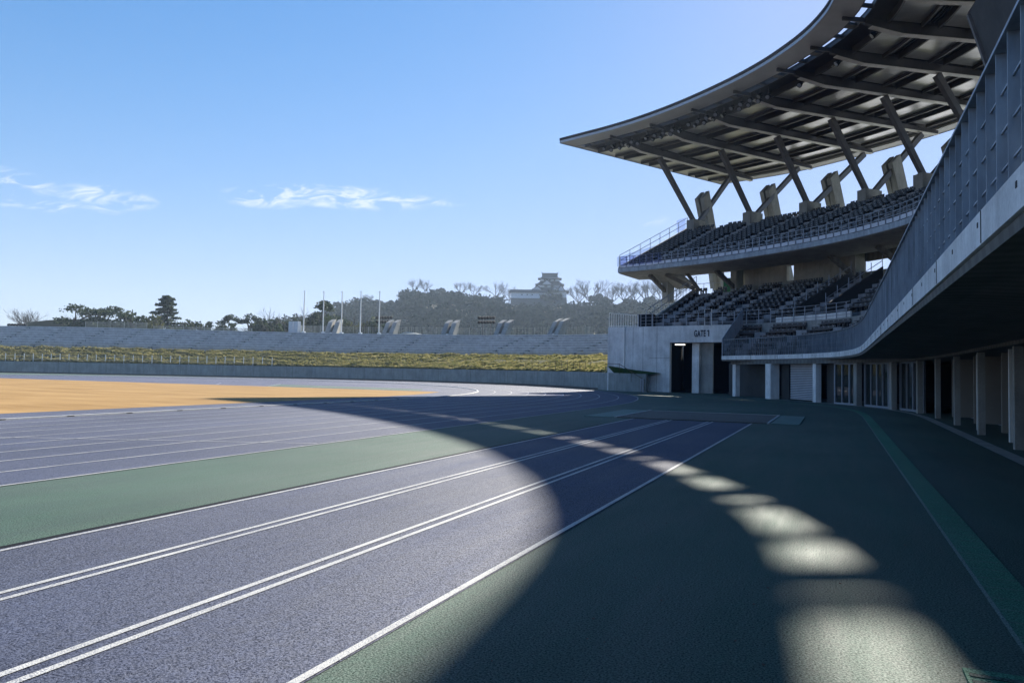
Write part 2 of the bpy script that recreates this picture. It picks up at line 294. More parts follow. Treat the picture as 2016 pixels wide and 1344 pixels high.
# tactile guide strip and service covers
TC = Curve([(1.17, -30), (1.17, 0), (1.17, 30), (1.12, 34.5), (.80, 38.6), (-.1, 42.4), (-1.9, 45.6), (-4.6, 48.6), (-8.2, 51.4), (-13, 54)], 10)
strip(TC, -.15, .15, .012, 'tactile_strip', 'tact', step=.5)
tm = MB(); 
for d in np.arange(28, 64, .30):
    a_, b2 = TC.off(d, -.145), TC.off(d, .145); gline(tm, a_, b2, .012, .0145)
struct('tactile_strip_joints', tm, 'pitmat')
tm = MB(); tm2 = [(*TC.off(d, -.165), .0135) for d in np.arange(26, 100, .5)]; tm.loft([[p, (*TC.off(d, -.135), .0135)] for p, d in zip(tm2, np.arange(26, 100, .5))]); struct('tactile_strip_edge', tm, 'edge')
cv = thing('access_cover', 'ribbed green square floor cover beside the guide strip near the photographer', 'cover', (.9, 4.0, 0))
MB().box((.64, 3.2, .004), (.99, 4.78, .016)).build('plate', 'tact', cv)
cb = MB()
for y in np.arange(3.25, 4.75, .1): cb.box((.66, y, .0162), (.97, y+.045, .021))
cb.build('ribs', 'green', cv)
g = MB(); gline(g, (.55, 26.0), (.98, 26.05), .06); struct('short_mark', g, 'pitmat')
dr = Curve([(3.35, -30), (3.35, 30), (3.3, 35), (2.9, 39), (1.9, 42.6), (.3, 46.2), (-2.2, 50), (-5.4, 53.8)], 8)
strip(dr, -.16, .16, .014, 'facade_drain', 'conc', step=1)
# debris specks on the rubber
sp = MB()
for i in range(60):
    x, y, r_ = random.uniform(-2, 2.5), random.uniform(3, 14), random.uniform(.006, .016); t = random.random()*3
    sp.add([(x+r_*math.cos(t+a_)*(1 if j % 2 else .6), y+r_*math.sin(t+a_), .006+.006*(j % 2)) for j, a_ in enumerate(np.linspace(0, 5.2, 6))], [(0, 1, 2, 3, 4, 5)])
tag(sp.build('leaf_litter', 'bark'), 'tiny dark bits of leaf litter scattered over the green rubber', 'litter', kind='stuff')
g = MB().add([(-12, 74, -.03), (260, -60, -.03), (260, 260, -.03), (-12, 260, -.03)], [(0, 1, 2, 3)]); struct('plaza_pavement', g, 'conc_l')  # unseen pale paving, added to bounce sun up onto the roof ceiling
# ================================================================== FAR BANK
WL = Curve([(-190, 40), (-150, 60), (-113, 73), (-90, 79.5), (-68, 83.8), (-49, 83.6), (-33.5, 78.3), (-25.2, 71.6), (-20.2, 66.3)], 8)
wlen = WL.L
def f_of(d): return d/wlen
def up(mb, curve, d0, d1, prof, step=1.5, closed=True, mi=0):
    n = max(2, int((d1-d0)/step)+1); rings = []
    for i in range(n):
        d = d0+(d1-d0)*i/(n-1); nn = curve.nor(d); p = curve.at(d); pr = prof(d) if callable(prof) else prof
        rings.append([(p.x+nn.x*o, p.y+nn.y*o, z) for o, z in pr])
    mb.loft(rings, closed, mi); return mb
# WL runs from far left to right, its right-hand normal points to the field, so outward = negative offsets
def ztop(d): return 1.80-.18*f_of(d)
w = thing('bank_wall', 'long low grey concrete retaining wall behind the far bend', 'wall', (-49, 83.6, 0))
up(MB(), WL, 0, wlen, lambda d: [(0, 0), (0, ztop(d)), (-.25, ztop(d)), (-.25, 0)]).build('wall', 'wallc', w)
m_ = MB(); up(m_, WL, 0, wlen, lambda d: [(.05, .0), (.05, .16), (.004, .16), (.004, 0)]); m_.build('base_rail', 'steel_d', w)
m_ = MB()
for d in np.arange(2, wlen, 6): p, n_ = WL.at(d), WL.nor(d); t_ = WL.tan(d); m_.bar((*(p+n_*.004), .2), (*(p+n_*.004), ztop(d)-.02), .02, .008, (n_.x, n_.y, 0))
m_.build('joint', 'darkwall', w)
zb = lambda d: 4.35-.80*max(0, f_of(d)-.45)/.55
zt = lambda d: 7.85-1.50*max(0, f_of(d)-.45)/.55-.35*(f_of(d) > .3)*0
bo = lambda d: 7.0+2.5*f_of(d)
# grass slope
a = MB(); up(a, WL, 0, wlen, lambda d: [(-.25, ztop(d)-.03), (-2.5, ztop(d)+(zb(d)-ztop(d))*.3), (-5, ztop(d)+(zb(d)-ztop(d))*.62), (-bo(d), zb(d)-.25)], closed=False); struct('grass_slope', a, 'lawn')
def bankgrass():
    n = 46000; V = []; F = []
    for i in range(n):
        d = 25+(wlen-25)*random.random(); o = .3+(bo(d)-.9)*random.random(); p = WL.off(d, -o); z = ztop(d)+(zb(d)-ztop(d))*o/bo(d)
        clump = noise.noise((p.x*.45, p.y*.9, 0)); 
        if clump < -.22 and random.random() < .8: continue
        h = (.08+.13*random.random())*(1+1.5*max(0, clump)); l = .16+.34*random.random(); t = random.uniform(-.5, .5)+3.0
        dx, dy = math.cos(t)*l, math.sin(t)*l; k = len(V)
        V += [(p.x-dx, p.y-dy, z-.03), (p.x+dx, p.y+dy, z-.03), (p.x+dx*.6+.1, p.y+dy*.6-.12, z+h*.8), (p.x-dx*.5, p.y-dy*.5-.14, z+h)]; F.append((k, k+1, k+2, k+3))
    a = MB(); a.v = V; a.f = F; a.m = [0]*len(F); o = a.build('bank_grass', 'bankg'); tag(o, 'shaggy yellow green grass on the sunlit slope below the terraces', 'grass', kind='stuff')
bankgrass()
# terraces: stepped concrete benches, in sections
NR = 8
def terr(d):
    pr = []; n = NR; b0, z0, z1 = -bo(d)-.2, zb(d), zt(d); dep = 8.5/n
    pr = [(b0, z0-.6)]
    for k in range(n): pr += [(b0-dep*k, z0+(z1-z0)*(k+1)/n), (b0-dep*(k+1)-.0, z0+(z1-z0)*(k+1)/n)]
    return pr
tr = thing('terrace_benches', 'long grey stepped concrete terraces on top of the far bank', 'terraces', (-60, 95, 4))
a = MB(); up(a, WL, 0, wlen, terr, closed=False); a.build('steps', 'conc_b', tr)
a = MB()
def nosing(d, k): dep = 8.5/NR; z = zb(d)+(zt(d)-zb(d))*(k+1)/NR; o = -bo(d)-.2-dep*k; return [(o+.06, z-.075), (o+.06, z+.012), (o-.3, z+.012), (o-.3, z-.075)]
for k in range(NR): up(a, WL, 0, wlen, lambda d, k=k: nosing(d, k))
a.build('bench_planks', 'plank', tr)
for i, d in enumerate(np.arange(40, wlen-2, 6.6)):
    dep = 8.5/NR; t = WL.tan(d)*.26; n0 = -WL.nor(d); p0 = WL.at(d); pr = []
    for k in range(2*NR):
        z_ = zb(d)+(zt(d)-zb(d))*(k+1)/(2*NR)+.02; o = bo(d)+.2-dep*.42+dep*k/2
        pr += [(o, z_), (o+dep/2, z_)]
    pr = [(pr[0][0], zb(d)-.3)]+pr+[(pr[-1][0], zt(d)-.5)]
    a = MB().loft([[(p0.x+n0.x*o+t.x*sg, p0.y+n0.y*o+t.y*sg, z_) for o, z_ in pr] for sg in (-1, 1)], True)
    a.build('stair', 'wallc', tr)
a = MB(); up(a, WL, 0, wlen, lambda d: [(-bo(d)-8.7, zt(d)), (-bo(d)-40, zt(d)-.3), (-bo(d)-60, -.1)], closed=False); struct('bank_plateau', a, 'lawn')
# slope fence: white posts and rails along the left of the slope, thin dark fence to the right
def postfence(name, label, d0, d1, step, off, hgt, mname, rails, r=.035):
    p0 = WL.off(d0, -off); t = thing(name, label, 'fence', (p0.x, p0.y, ztop(d0))); ds = np.arange(d0, d1, step)
    for i, d in enumerate(ds):
        p = WL.off(d, -off); MB().box((p.x-r, p.y-r, ztop(d)-.1), (p.x+r, p.y+r, ztop(d)+hgt)).build('post', mname, t)
    a = MB()
    for zz in rails:
        for d, e in zip(ds, ds[1:]): p, q = WL.off(d, -off), WL.off(e, -off); a.bar((*p, ztop(d)+zz), (*q, ztop(e)+zz), .02, .02)
    a.build('rail', mname, t); return t
postfence('slope_fence', 'row of pale posts with thin rails at the foot of the grass slope', 60, 126, 1.5, .5, 1.25, 'white', (.45, .95), .04)
postfence('slope_fence', 'thin brown post fence at the right end of the grass slope', wlen-17, wlen-1.5, 1.3, .5, 1.0, 'bark', (.5, .95), .018)
# flagpoles
FP = []
for x, d in zip((600, 638, 674, 711, 748), (0, 0, 0, 0, 0)): FP.append(x)
def bank_at(px_az, off):
    D = Vector((math.sin(R(px_az)), math.cos(R(px_az)))); best = None
    for d in np.arange(20, wlen, .25):
        p = WL.off(d, -off-bo(d)); e = abs(math.atan2(p.x, p.y)-R(px_az))
        if best is None or e < best[0]: best = (e, d)
    return best[1]
for i, az in enumerate((-39.35, -37.95, -36.6, -35.2, -33.8)):
    d = bank_at(az, 8.4); p = WL.off(d, -bo(d)-8.4); z = zt(d)
    t = thing('flagpole', ['leftmost of the five bare flagpoles on the terraces', 'second bare flagpole from the left', 'middle one of the five bare flagpoles', 'fourth bare flagpole from the left', 'rightmost of the five bare flagpoles, nearest the castle hill'][i], 'flagpole', (p.x, p.y, z), 'bare flagpoles on the terraces')
    MB().tube([(p.x, p.y, z+.2), (p.x, p.y, z+4.8), (p.x, p.y, z+6.9)], [.10, .09, .06]).build('pole', 'white', t)
    MB().box((p.x-.22, p.y-.2, z-.15), (p.x+.3, p.y+.2, z+.25)).build('base', 'white', t)
    MB().box((p.x-.13, p.y-.1, z+6.88), (p.x+.13, p.y+.1, z+6.98)).build('cap', 'white', t)
# ================================================================== MAIN STAND
OR = [(-25.8, 70.6), (-20.8, 69.0), (-15.2, 68.9), (-10.3, 66.8), (-6.1, 63.8), (-2.6, 60.1), (.4, 57.2), (2.6, 53.2), (3.6, 49.1), (4.2, 44.6), (4.5, 39.6), (4.7, 34.0)]
TH = [30.2, 29.0, 34.8, 40.0, 45.0, 49.0, 53.0, 57.0, 63.0, 70.0, 78.0, 85.0]
for y in np.arange(28.4, -30, -5.4): OR.append((4.7, float(y))); TH.append(90.0)
NS = len(OR)
ORV = [Vector(p) for p in OR]; DV = [Vector((math.sin(R(t)), math.cos(R(t)))) for t in TH]
def fr(s):
    i = min(int(s), NS-2); t = s-i; O = ORV[i].lerp(ORV[i+1], t); th = TH[i]+(TH[i+1]-TH[i])*t; return O, Vector((math.sin(R(th)), math.cos(R(th))))
def sample(c, svals): return [c.hit(*fr(s)) for s in svals]
RL = Curve([(-25.82, 70.57), (-22.93, 69.54), (-20.01, 68.48), (-17.2, 67.2), (-14.5, 65.7), (-11.9, 64.0), (-9.44, 62.15), (-7.2, 60.28), (-5.1, 58.2), (-3.52, 56.3), (-2.1, 54.3), (-.95, 52.1), (-.1, 49.6), (.35, 46), (.65, 42.5), (.9, 38.5), (1.05, 33), (1.1, 25), (1.1, -34)], 5)
RB = Curve([(-14.5, 93.3), (-12.83, 92.88), (-4.5, 90.2), (2.76, 85.5), (9.8, 79.8), (15, 73), (18.6, 65.5), (21, 57), (22.4, 48), (23, 40), (23.3, 30), (23.3, -34)], 6)
ZR = 25.1
SV = list(np.arange(0, NS-1+.001, .25))
roof = thing('stand_roof', 'sweeping curved cantilever roof over the main stand', 'roof', (0, 60, 24))
lead = sample(RL, SV); back = sample(RB, SV)
lead = [p if p else fr(s)[0]-fr(s)[1]*3.6 for p, s in zip(lead, SV)]; back = [p if p else fr(s)[0]+fr(s)[1]*18.6 for p, s in zip(back, SV)]
lead[0] = Vector((-25.82, 70.57)); back[0] = Vector((-12.9, 92.9))
def rp(i, q): return lead[i].lerp(back[i], q)     # q: 0 leading edge .. 1 rear edge, at sample i
def qd(i, m): return m/(back[i]-lead[i]).length
SL0, SL1 = 1.95, 2.78                              # slit between front strip and main roof, metres from the leading edge
# top deck in two pieces, open slit between (bridged at each beam)
for name, m0, m1 in (('front_deck', .0, SL0), ('main_deck', SL1, None)):
    a = MB(); rings = []
    for i in range(len(SV)):
        q0 = qd(i, m0); q1 = 1 if m1 is None else qd(i, m1); p, q = rp(i, q0), rp(i, q1); rings.append([(*p, ZR+.10), (*q, ZR+.10), (*q, ZR+.34), (*p, ZR+.34)])
    a.loft(rings, True); a.build(name, 'deck', roof)
a = MB(); a.loft([[(*rp(i, -qd(i, .06)), ZR-.12), (*rp(i, -qd(i, .06)), ZR+.12), (*rp(i, -qd(i, .004)), ZR+.12), (*rp(i, -qd(i, .004)), ZR-.12)] for i in range(len(SV))], True); a.build('gutter', 'gutter', roof)
a = MB(); a.loft([[(*rp(i, -qd(i, .11)), ZR+.13), (*rp(i, -qd(i, .11)), ZR+.37), (*rp(i, -qd(i, .004)), ZR+.37), (*rp(i, -qd(i, .004)), ZR+.13)] for i in range(len(SV))], True)
d = 0
while d < RL.L-1:
    p, t, n_ = RL.at(d), RL.tan(d), RL.nor(d)
    a.bar((*(p+n_*.11), ZR+.385), (*(p-n_*.4), ZR+.385), .06, .03); d += .3
a.build('eaves_trim', 'deck', roof)
a = MB(); a.loft([[(*rp(i, .0), ZR-.10), (*rp(i, qd(i, SL0)), ZR-.10), (*rp(i, qd(i, SL0)), ZR+.09), (*rp(i, 0), ZR+.09)] for i in range(len(SV))], True); a.build('front_soffit', 'soffit', roof)
# end band and rear band soffits
a = MB(); L0 = (back[0]-lead[0]).length
def pin(s_, m):                                    # point at bay coordinate s_, m metres in from leading edge
    i = s_/.25; k = min(int(i), len(SV)-2); t = i-k; Lk = lead[k].lerp(lead[k+1], t); Bk = back[k].lerp(back[k+1], t); return Lk+(Bk-Lk)*(m/(Bk-Lk).length)
def roofL(s_): i = s_/.25; k = min(int(i), len(SV)-2); t = i-k; return (lead[k].lerp(lead[k+1], t)-back[k].lerp(back[k+1], t)).length
e0, e1 = 0, .13
n = 12
a.loft([[(*pin(e0, SL0+(roofL(e0)-SL0)*k/n), ZR-.10), (*pin(e1, SL0+(roofL(e1)-SL0)*k/n), ZR-.10), (*pin(e1, SL0+(roofL(e1)-SL0)*k/n), ZR+.09), (*pin(e0, SL0+(roofL(e0)-SL0)*k/n), ZR+.09)] for k in range(n+1)], True)
a.loft([[(*rp(i, 1-qd(i, 1.3)), ZR-.105), (*rp(i, 1), ZR-.105), (*rp(i, 1), ZR+.09), (*rp(i, 1-qd(i, 1.3)), ZR+.09)] for i in range(len(SV))], True)
a.build('edge_soffit', 'soffit', roof)
a = MB(); a.loft([[(*rp(i, 1.0), ZR-.14), (*rp(i, 1+qd(i, .05)), ZR-.14), (*rp(i, 1+qd(i, .05)), ZR+.36), (*rp(i, 1), ZR+.36)] for i in range(len(SV))], True)
p, q = pin(0, -.05), pin(0, roofL(0)); a.bar((*p, ZR+.11), (*q, ZR+.11), .05, .5); a.build('edge_trim', 'deck', roof)
# ceiling panels, purlins and slats between beams
PAT = [(4.3, 6.5), (7.9, 10.2), (11.6, 13.9), (15.3, 17.6), (18.9, 21.0)]
def bayq(s0, s1, m0, m1, z0, z1, mb, g=.0):
    n = 4; rings = []
    for k in range(n+1):
        s_ = s0+(s1-s0)*k/n; p, q = pin(s_, m0), pin(s_, m1); rings.append([(*p, z0), (*q, z0), (*q, z1), (*p, z1)])
    mb.loft(rings, True)
for b in range(0, NS-1):
    s0 = b+.07 if b else .14; s1 = b+.93; PP = MB(); PU = MB(); SLT = MB()
    sc = min(roofL(b+.5), 24.0)/22.5
    for m0, m1 in PAT:
        m0, m1 = m0*sc, m1*sc
        if m1 > roofL(s0)-1.0: m1 = roofL(s0)-1.4
        if m1-m0 < .4: continue
        bayq(s0, s1, m0, m1, ZR-.16, ZR-.02, PP)
        bayq(s0, s1, m1+.03, m1+.17, ZR-.42, ZR+.08, PU); bayq(s0, s1, m0-.17, m0-.03, ZR-.42, ZR+.08, PU)
    for (_, a1), (b0, _) in zip(PAT, PAT[1:]):
        for k in range(1, 4): mm = a1*sc+.2+(b0*sc-a1*sc-.4)*k/4; bayq(s0, s1, mm-.035, mm+.035, ZR-.06, ZR+.02, SLT)
    if PP.v: PP.build('ceiling_panels', 'panel', roof)
    if PU.v: PU.build('purlins', 'steel_d', roof)
    if SLT.v: SLT.build('recess_slats', 'strut', roof)
    # slit frame: cross bars, placed and widened to split the light patches below
    fr_ = MB()
    for ss, bw_ in ((.36, .22), (.72, .55)): p, q = pin(b+ss, SL0-.1), pin(b+ss, SL1+.1); fr_.bar((*p, ZR+.03), (*q, ZR+.03), bw_, .2)
    for mm in (SL0+.03, SL1-.03):
        pts = [pin(b+k/4, mm) for k in range(5)]
        for p, q in zip(pts, pts[1:]): fr_.bar((*p, ZR-.0), (*q, ZR-.0), .07, .22)
    fr_.build('slit_frame', 'steel_d', roof)
# beams (tapered girders), with pale bottom flange
for b in range(1, NS-1):
    L = roofL(b); m0, m1 = SL1+.05, L-1.5; p, q = pin(b, m0), pin(b, m1); mid = pin(b, 5.5)
    bm = MB(); bm.bar((*pin(b, 1.2), ZR-.2), (*pin(b, SL1+.1), ZR-.2), .12, .3); bm.bar((*p, ZR-.25), (*mid, ZR-.5), .28, .4, w2=.30, h2=.80); bm.bar((*mid, ZR-.5), (*q, ZR-.5), .30, .80, w2=.28, h2=.35)
    ob = bm.build('girder', 'steel_d', roof)
    fl = MB(); fl.bar((*pin(b, 3.2), ZR-.62), (*mid, ZR-.925), .40, .045); fl.bar((*mid, ZR-.925), (*q, ZR-.70), .44, .045); fl.build('flange', 'flange', ob)
# V struts, feet and rear piers
FT = [None]+[(-13.76, 80.51), (-7.7, 78.51), (-2.17, 75.59), (2.82, 72.27), (6.88, 68.12)]
def foot(b):
    if b < len(FT): return Vector(FT[b])
    O, D = fr(b); return O+D*(13.0 if b < 8 else 12.6)
UB = Curve([(-15.2, 80.9)]+[tuple(foot(b)) for b in range(1, NS)], 4)
for b in range(1, NS-1):
    f = foot(b); O, D = fr(b); t0 = thing('roof_strut_pair', ('steel V strut pair under girder %s of the roof, counted from its left tip' % ['', 'one', 'two', 'three', 'four', 'five', 'six'][b]) if b < 7 else 'steel V strut pair hidden far behind the near parapet', 'strut', (f.x, f.y, 17), 'V struts carrying the roof')
    if b >= 10: 
        bpy.data.objects.remove(t0); continue
    zf = 18.1; u = O+D*(8.2 if b < 8 else 8.0); r_ = O+D*(20.2 if b < 4 else 19.0); n_ = Vector((D.y, -D.x))
    MB().bar((*(f-D*.35), zf-.1), (*u, ZR-1.0), .36, .42, w2=.42, h2=.5).build('strut', 'strut', t0)
    MB().bar((*(f+D*.45), zf-.1), (*r_, ZR-.95), .36, .42, w2=.42, h2=.5).build('strut', 'strut', t0)
    fb = MB(); fb.bar((*f, zf-2.6), (*f, zf-.0), .95, 1.9, (D.x, D.y, 0)); fb.bar((*(f-n_*.0), zf-2.6), (*(f), zf+.12), .5, 1.5, (D.x, D.y, 0)); fb.build('plinth', 'conc_w', t0)
    # raked concrete pier behind
    c = O+D*17.2; p2 = thing('raked_pier', ['', 'leftmost raked concrete pier behind the top seats', 'second raked concrete pier from the left', 'third raked concrete pier from the left', 'fourth raked concrete pier, beside the slatted parapet'][b] if b < 5 else 'raked concrete pier hidden behind the near parapet', 'pier', (c.x, c.y, 14), 'raked concrete piers behind the top seats')
    pm = MB(); hw = .5; lean = -D*1.9
    for sgn in (-1, 1):
        ctr = c+n_*sgn*.36
        bot, top = ctr+D*.2, ctr+lean
        vs = []
        for zz, ce in ((11.0, bot-lean*.6), (21.3, top-D*.1)):
            for x, y in ((-1, -1), (1, -1), (1, 1), (-1, 1)): vs.append((*(ce+n_*x*.24+D*y*.5), zz+(0.45*y if zz > 20 else 0)))
        pm.add(vs, [(0,3,2,1),(4,5,6,7),(0,1,5,4),(1,2,6,5),(2,3,7,6),(3,0,4,7)])
    bb = c-lean*.2; pm.bar((*bb, 11.2), (*(c+lean*.78), 20.2), .5, 1.0, (D.x, D.y, 0))
    pm.build('pier', 'conc_w', p2)
# floodlights hung in the slit
cnt = 0
NUM = 'one two three four five six seven eight nine ten eleven twelve thirteen fourteen fifteen sixteen seventeen eighteen nineteen twenty'.split()
def lamp(ss, mm, hang, lab):
    p = pin(ss, mm); O, D = fr(ss); z = ZR-.35-hang; n_ = Vector((D.y, -D.x)); t = thing('floodlight', lab, 'floodlight', (p.x, p.y, ZR-.3), 'floodlights hanging along the roof slit')
    ax = (Vector((-D.x, -D.y, -1.0))+Vector((n_.x, n_.y, 0))*random.uniform(-.5, .5)).normalized(); c0 = Vector((*p, z))
    MB().tube([c0-ax*.25, c0-ax*.12, c0+ax*.16, c0+ax*.2], [.10, .16, .22, .23], 10).build('housing', 'black', t, True)
    MB().tube([c0+ax*.201, c0+ax*.215], [.18, .18], 10).build('lens', 'lens', t)
    MB().bar((*p, ZR-.12), (*p, z+.1), .07, .07).bar(c0-Vector((*n_, 0))*.3, c0+Vector((*n_, 0))*.3, .05, .05).build('bracket', 'steel_d', t)
for b in (1, 2, 3, 4):
    for k in range(8):
        ss = b-.42+k*.105+random.uniform(-.01, .01)
        lamp(ss, SL1+.15+.35*(k % 2), .25+.18*(k % 2), 'black floodlight %s in cluster %s of the roof slit, counted from the left tip' % (NUM[k], NUM[b-1]))
for b in (5, 6, 7): lamp(b-.08, SL1+.9, .5, 'single black floodlight beside girder %s under the roof' % NUM[b-1])
# ---------------- tiers
FA = Curve([(-7.75, 56.85), (-6.1, 55.2), (-4.55, 53.75), (-2.6, 51.2), (-1.25, 48.9), (.05, 45.5), (.72, 41.9), (1.02, 38), (1.1, 33), (1.1, 20), (1.1, -34)], 8)
GC = Curve([(-18.7, 64.3), (-11.7, 62.9), (-7.2, 61.6), (-4.0, 60.0), (-.9, 57.4), (1.8, 53.6), (3.6, 49.2), (4.7, 44.5), (5.2, 39), (5.3, 33), (5.3, 20), (5.3, -34)], 8)
LB = Curve([(-15.3, 72.6), (-13.2, 72.4), (-9.3, 71.3), (-4.0, 68.7), (.6, 65.3), (4.5, 60.8), (7.6, 55.6), (10, 50), (11.6, 44), (12.5, 38), (12.9, 32), (13, 20), (13, -34)], 8)
UF = Curve([(-19.4, 69.85), (-16.8, 69.1), (-12.4, 67.15), (-9.45, 65.7), (-4.6, 62.4), (-.37, 58.9), (2.9, 55), (4.7, 51.6), (5.6, 48), (6.0, 43), (6.1, 36), (6.1, 20), (6.1, -34)], 8)
def rs(c, s0, s1, n, left=None):
    out = []
    for s_ in np.linspace(s0, s1, n):
        h = c.hit(*fr(s_)); out.append(h)
    if out[0] is None: out[0] = c.at(0)
    last = out[0]
    for i in range(len(out)):
        if out[i] is None: out[i] = last
        last = out[i]
    return out
def lenpar(c, s_):           # arc length of the bay line crossing
    h = c.hit(*fr(s_)); ds = [(p-h).length for p in c.p]; i = int(np.argmin(ds)); return c.l[i]
def lenof(c, p): return min(zip(c.l, c.p), key=lambda q: (q[1]-p).length)[0]
class Tier:
    """ruled surface between a front and a rear plan curve; u along (0..1), v across rows"""
    def __init__(s, F, Bk, z0, z1, rows, sA, sB, name, ends=None):
        s.rows, s.z0, s.z1 = rows, z0, z1; n = int((sB-sA)*4)+1; s.sA, s.sB = sA, sB
        S_ = np.linspace(sA, sB, n); s.S = S_; s.f = []; s.b = []
        for k, v in enumerate(S_):
            O, D = fr(v); h = F.hit(O, D); g_ = Bk.hit(O, D); s.f.append(h if h else F.at(0)); s.b.append(g_ if g_ else Bk.at(0))
        if ends:                       # measured left end line, blended into the radial frame by arc length
            fd, bd, sE = ends; k1 = int(np.searchsorted(S_, sE)); f1 = lenof(F, s.f[k1]); b1 = lenof(Bk, s.b[k1])
            for k in range(k1+1): w = k/k1; s.f[k] = F.at(fd+(f1-fd)*w); s.b[k] = Bk.at(bd+(b1-bd)*w)
        for k in range(len(s.f)): s.f[k] = s.f[k]+(s.b[k]-s.f[k]).normalized()*.32
        s.dl = [0]
        for a_, b_ in zip(s.f, s.f[1:]): s.dl.append(s.dl[-1]+(b_-a_).length)
    def P(s, k, v): return s.f[k].lerp(s.b[k], v)
    def row(s, r, v=.0):
        vv = (r+v)/s.rows; return [s.P(k, vv) for k in range(len(s.S))]
    def z(s, r): return s.z0+(s.z1-s.z0)*r/s.rows
    def steps(s, thick=.35):
        mb = MB(); rings = []
        for k in range(len(s.S)):
            ring = []
            for r in range(s.rows): ring += [(*s.P(k, r/s.rows), s.z(r)), (*s.P(k, (r+1)/s.rows), s.z(r))]
            ring += [(*s.P(k, 1), s.z(s.rows-1)-thick), (*s.P(k, 0), s.z0-thick)]
            rings.append(ring)
        mb.loft(rings, True); return mb
ZL = 2.98
front = Tier(FA, GC, ZL-.02, 5.35, 5, 4.75, 21, 'front', (0, 11.9, 6.5)); main = Tier(GC, LB, 5.65, 9.55, 10, 1.0, 21, 'main', (3.6, 3.2, 3.5)); upper = Tier(UF, UB, 11.7, 17.2, 14, .95, 21, 'upper', (0, .6, 2.5))
# fix the stepped front tier's outer ends so they follow the measured end lines
stand = thing('main_stand', 'two tier concrete grandstand curving around the bend at the right', 'grandstand', (0, 55, 0))
front.steps(.25).build('lower_front_rows', 'rowc', stand); main.steps().build('lower_rows', 'rowc', stand); upper.steps(.45).build('upper_rows', 'rowc', stand)
def aisles(t, s_list, name):
    a = MB()
    for sv in s_list:
        x = (sv-t.sA)/(t.sB-t.sA)*(len(t.S)-1); k = int(x); w_ = x-k
        if k >= len(t.S)-1 or k < 0: continue
        for r in range(1, t.rows):
            p = t.P(k, r/t.rows).lerp(t.P(k+1, r/t.rows), w_); q = t.P(k, (r+1)/t.rows).lerp(t.P(k+1, (r+1)/t.rows), w_); D = (q-p).normalized(); n_ = Vector((D.y, -D.x)); dep = (q-p).length
            rise = t.z(1)-t.z(0); c = p-D*dep*.25; a.bar((*(c-n_*.45), t.z(r)-rise/2-.0+.0), (*(c+n_*.45), t.z(r)-rise/2), dep*.5, rise*.98, (0, 0, 1))
        if a.v: a.build(name, 'step', stand)
        a = MB()
A_f = [5.2+.72*k for k in range(10)]; A_m = [1.45+.74*k for k in range(18)]; A_u = [1.6+.7*k for k in range(20)]
aisles(front, A_f, 'aisle_steps'); aisles(main, A_m, 'aisle_steps'); aisles(upper, A_u, 'aisle_steps')
# seats
SEATV = []; SEATF = []; SM = []
def seat_mesh():
    m = MB(); m.box((-.22, -.20, .36), (.22, .22, .41)); m.box((-.22, .18, .41), (.22, .23, .66)); m.box((-.19, -.02, .0), (-.13, .2, .40)); m.box((.13, -.02, .0), (.19, .2, .40))
    m.add([(-.05, .176, .56), (.05, .176, .56), (.05, .176, .62), (-.05, .176, .62)], [(0, 1, 2, 3)], 1); return m
sm0 = seat_mesh()
def seat_positions(t, s_aisles, pitch, smax):
    out = []
    for r in range(1 if t is not front else 0, t.rows):
        pts = t.row(r, .62); l = 0; nxt = .35
        S_ = t.S
        for k in range(len(pts)-1):
            seg = (pts[k+1]-pts[k]).length
            while nxt < l+seg:
                w_ = (nxt-l)/seg; sv = S_[k]+(S_[k+1]-S_[k])*w_; nxt += pitch
                if sv > smax: break
                bay = seg/(S_[k+1]-S_[k])
                if any(abs(sv-a_)*bay < .55 for a_ in s_aisles): continue
                p = pts[k].lerp(pts[k+1], w_); q = t.P(k, 1).lerp(t.P(k+1, 1), w_); f_ = t.P(k, 0).lerp(t.P(k+1, 0), w_); D = (q-f_).normalized()
                out.append((p.x, p.y, t.z(r), math.atan2(-D.x, D.y), sv, r))
            l += seg
    return out
seatsF = seat_positions(front, A_f, .50, 7.4); seatsM = seat_positions(main, A_m, .50, 9.5); seatsU = seat_positions(upper, A_u, .50, 8.6)
# stair well cut between the two walls (no seats)
seatsM = [s_ for s_ in seatsM if not (5.05 < s_[4] < 5.75)]
near = sorted([s_ for s_ in seatsF], key=lambda q: math.hypot(q[0], q[1]))[:300]
nearset = set(id(q) for q in near)
me_seat = None
rowname = ['front', 'second', 'third', 'fourth', 'fifth']
near.sort(key=lambda q: (q[5], q[4]))
cntr = {}
ORD = lambda n: str(n)+('th' if 10 <= n % 100 <= 20 else {1: 'st', 2: 'nd', 3: 'rd'}.get(n % 10, 'th'))
for q in near:
    if me_seat is None:
        o = MB(); o.v, o.f, o.m = sm0.v, sm0.f, sm0.m; o = o.build('stadium_seat', ['seat', 'tag']); me_seat = o.data
    else: o = bpy.data.objects.new('stadium_seat', me_seat); COL.objects.link(o)
    o.location = (q[0], q[1], q[2]+.002); o.rotation_euler = (0, 0, q[3]); r_ = q[5]; cntr[r_] = cntr.get(r_, 0)+1
    tag(o, 'dark blue seat, %s from the left in the %s row behind the slatted parapet' % (ORD(cntr[r_]), rowname[r_]), 'seat', 'seats of the lower front block')
rest = [q for q in seatsF if id(q) not in nearset]+seatsM+seatsU
bv = np.array(sm0.v); nb = len(bv); V = []; F = []; Mi = []
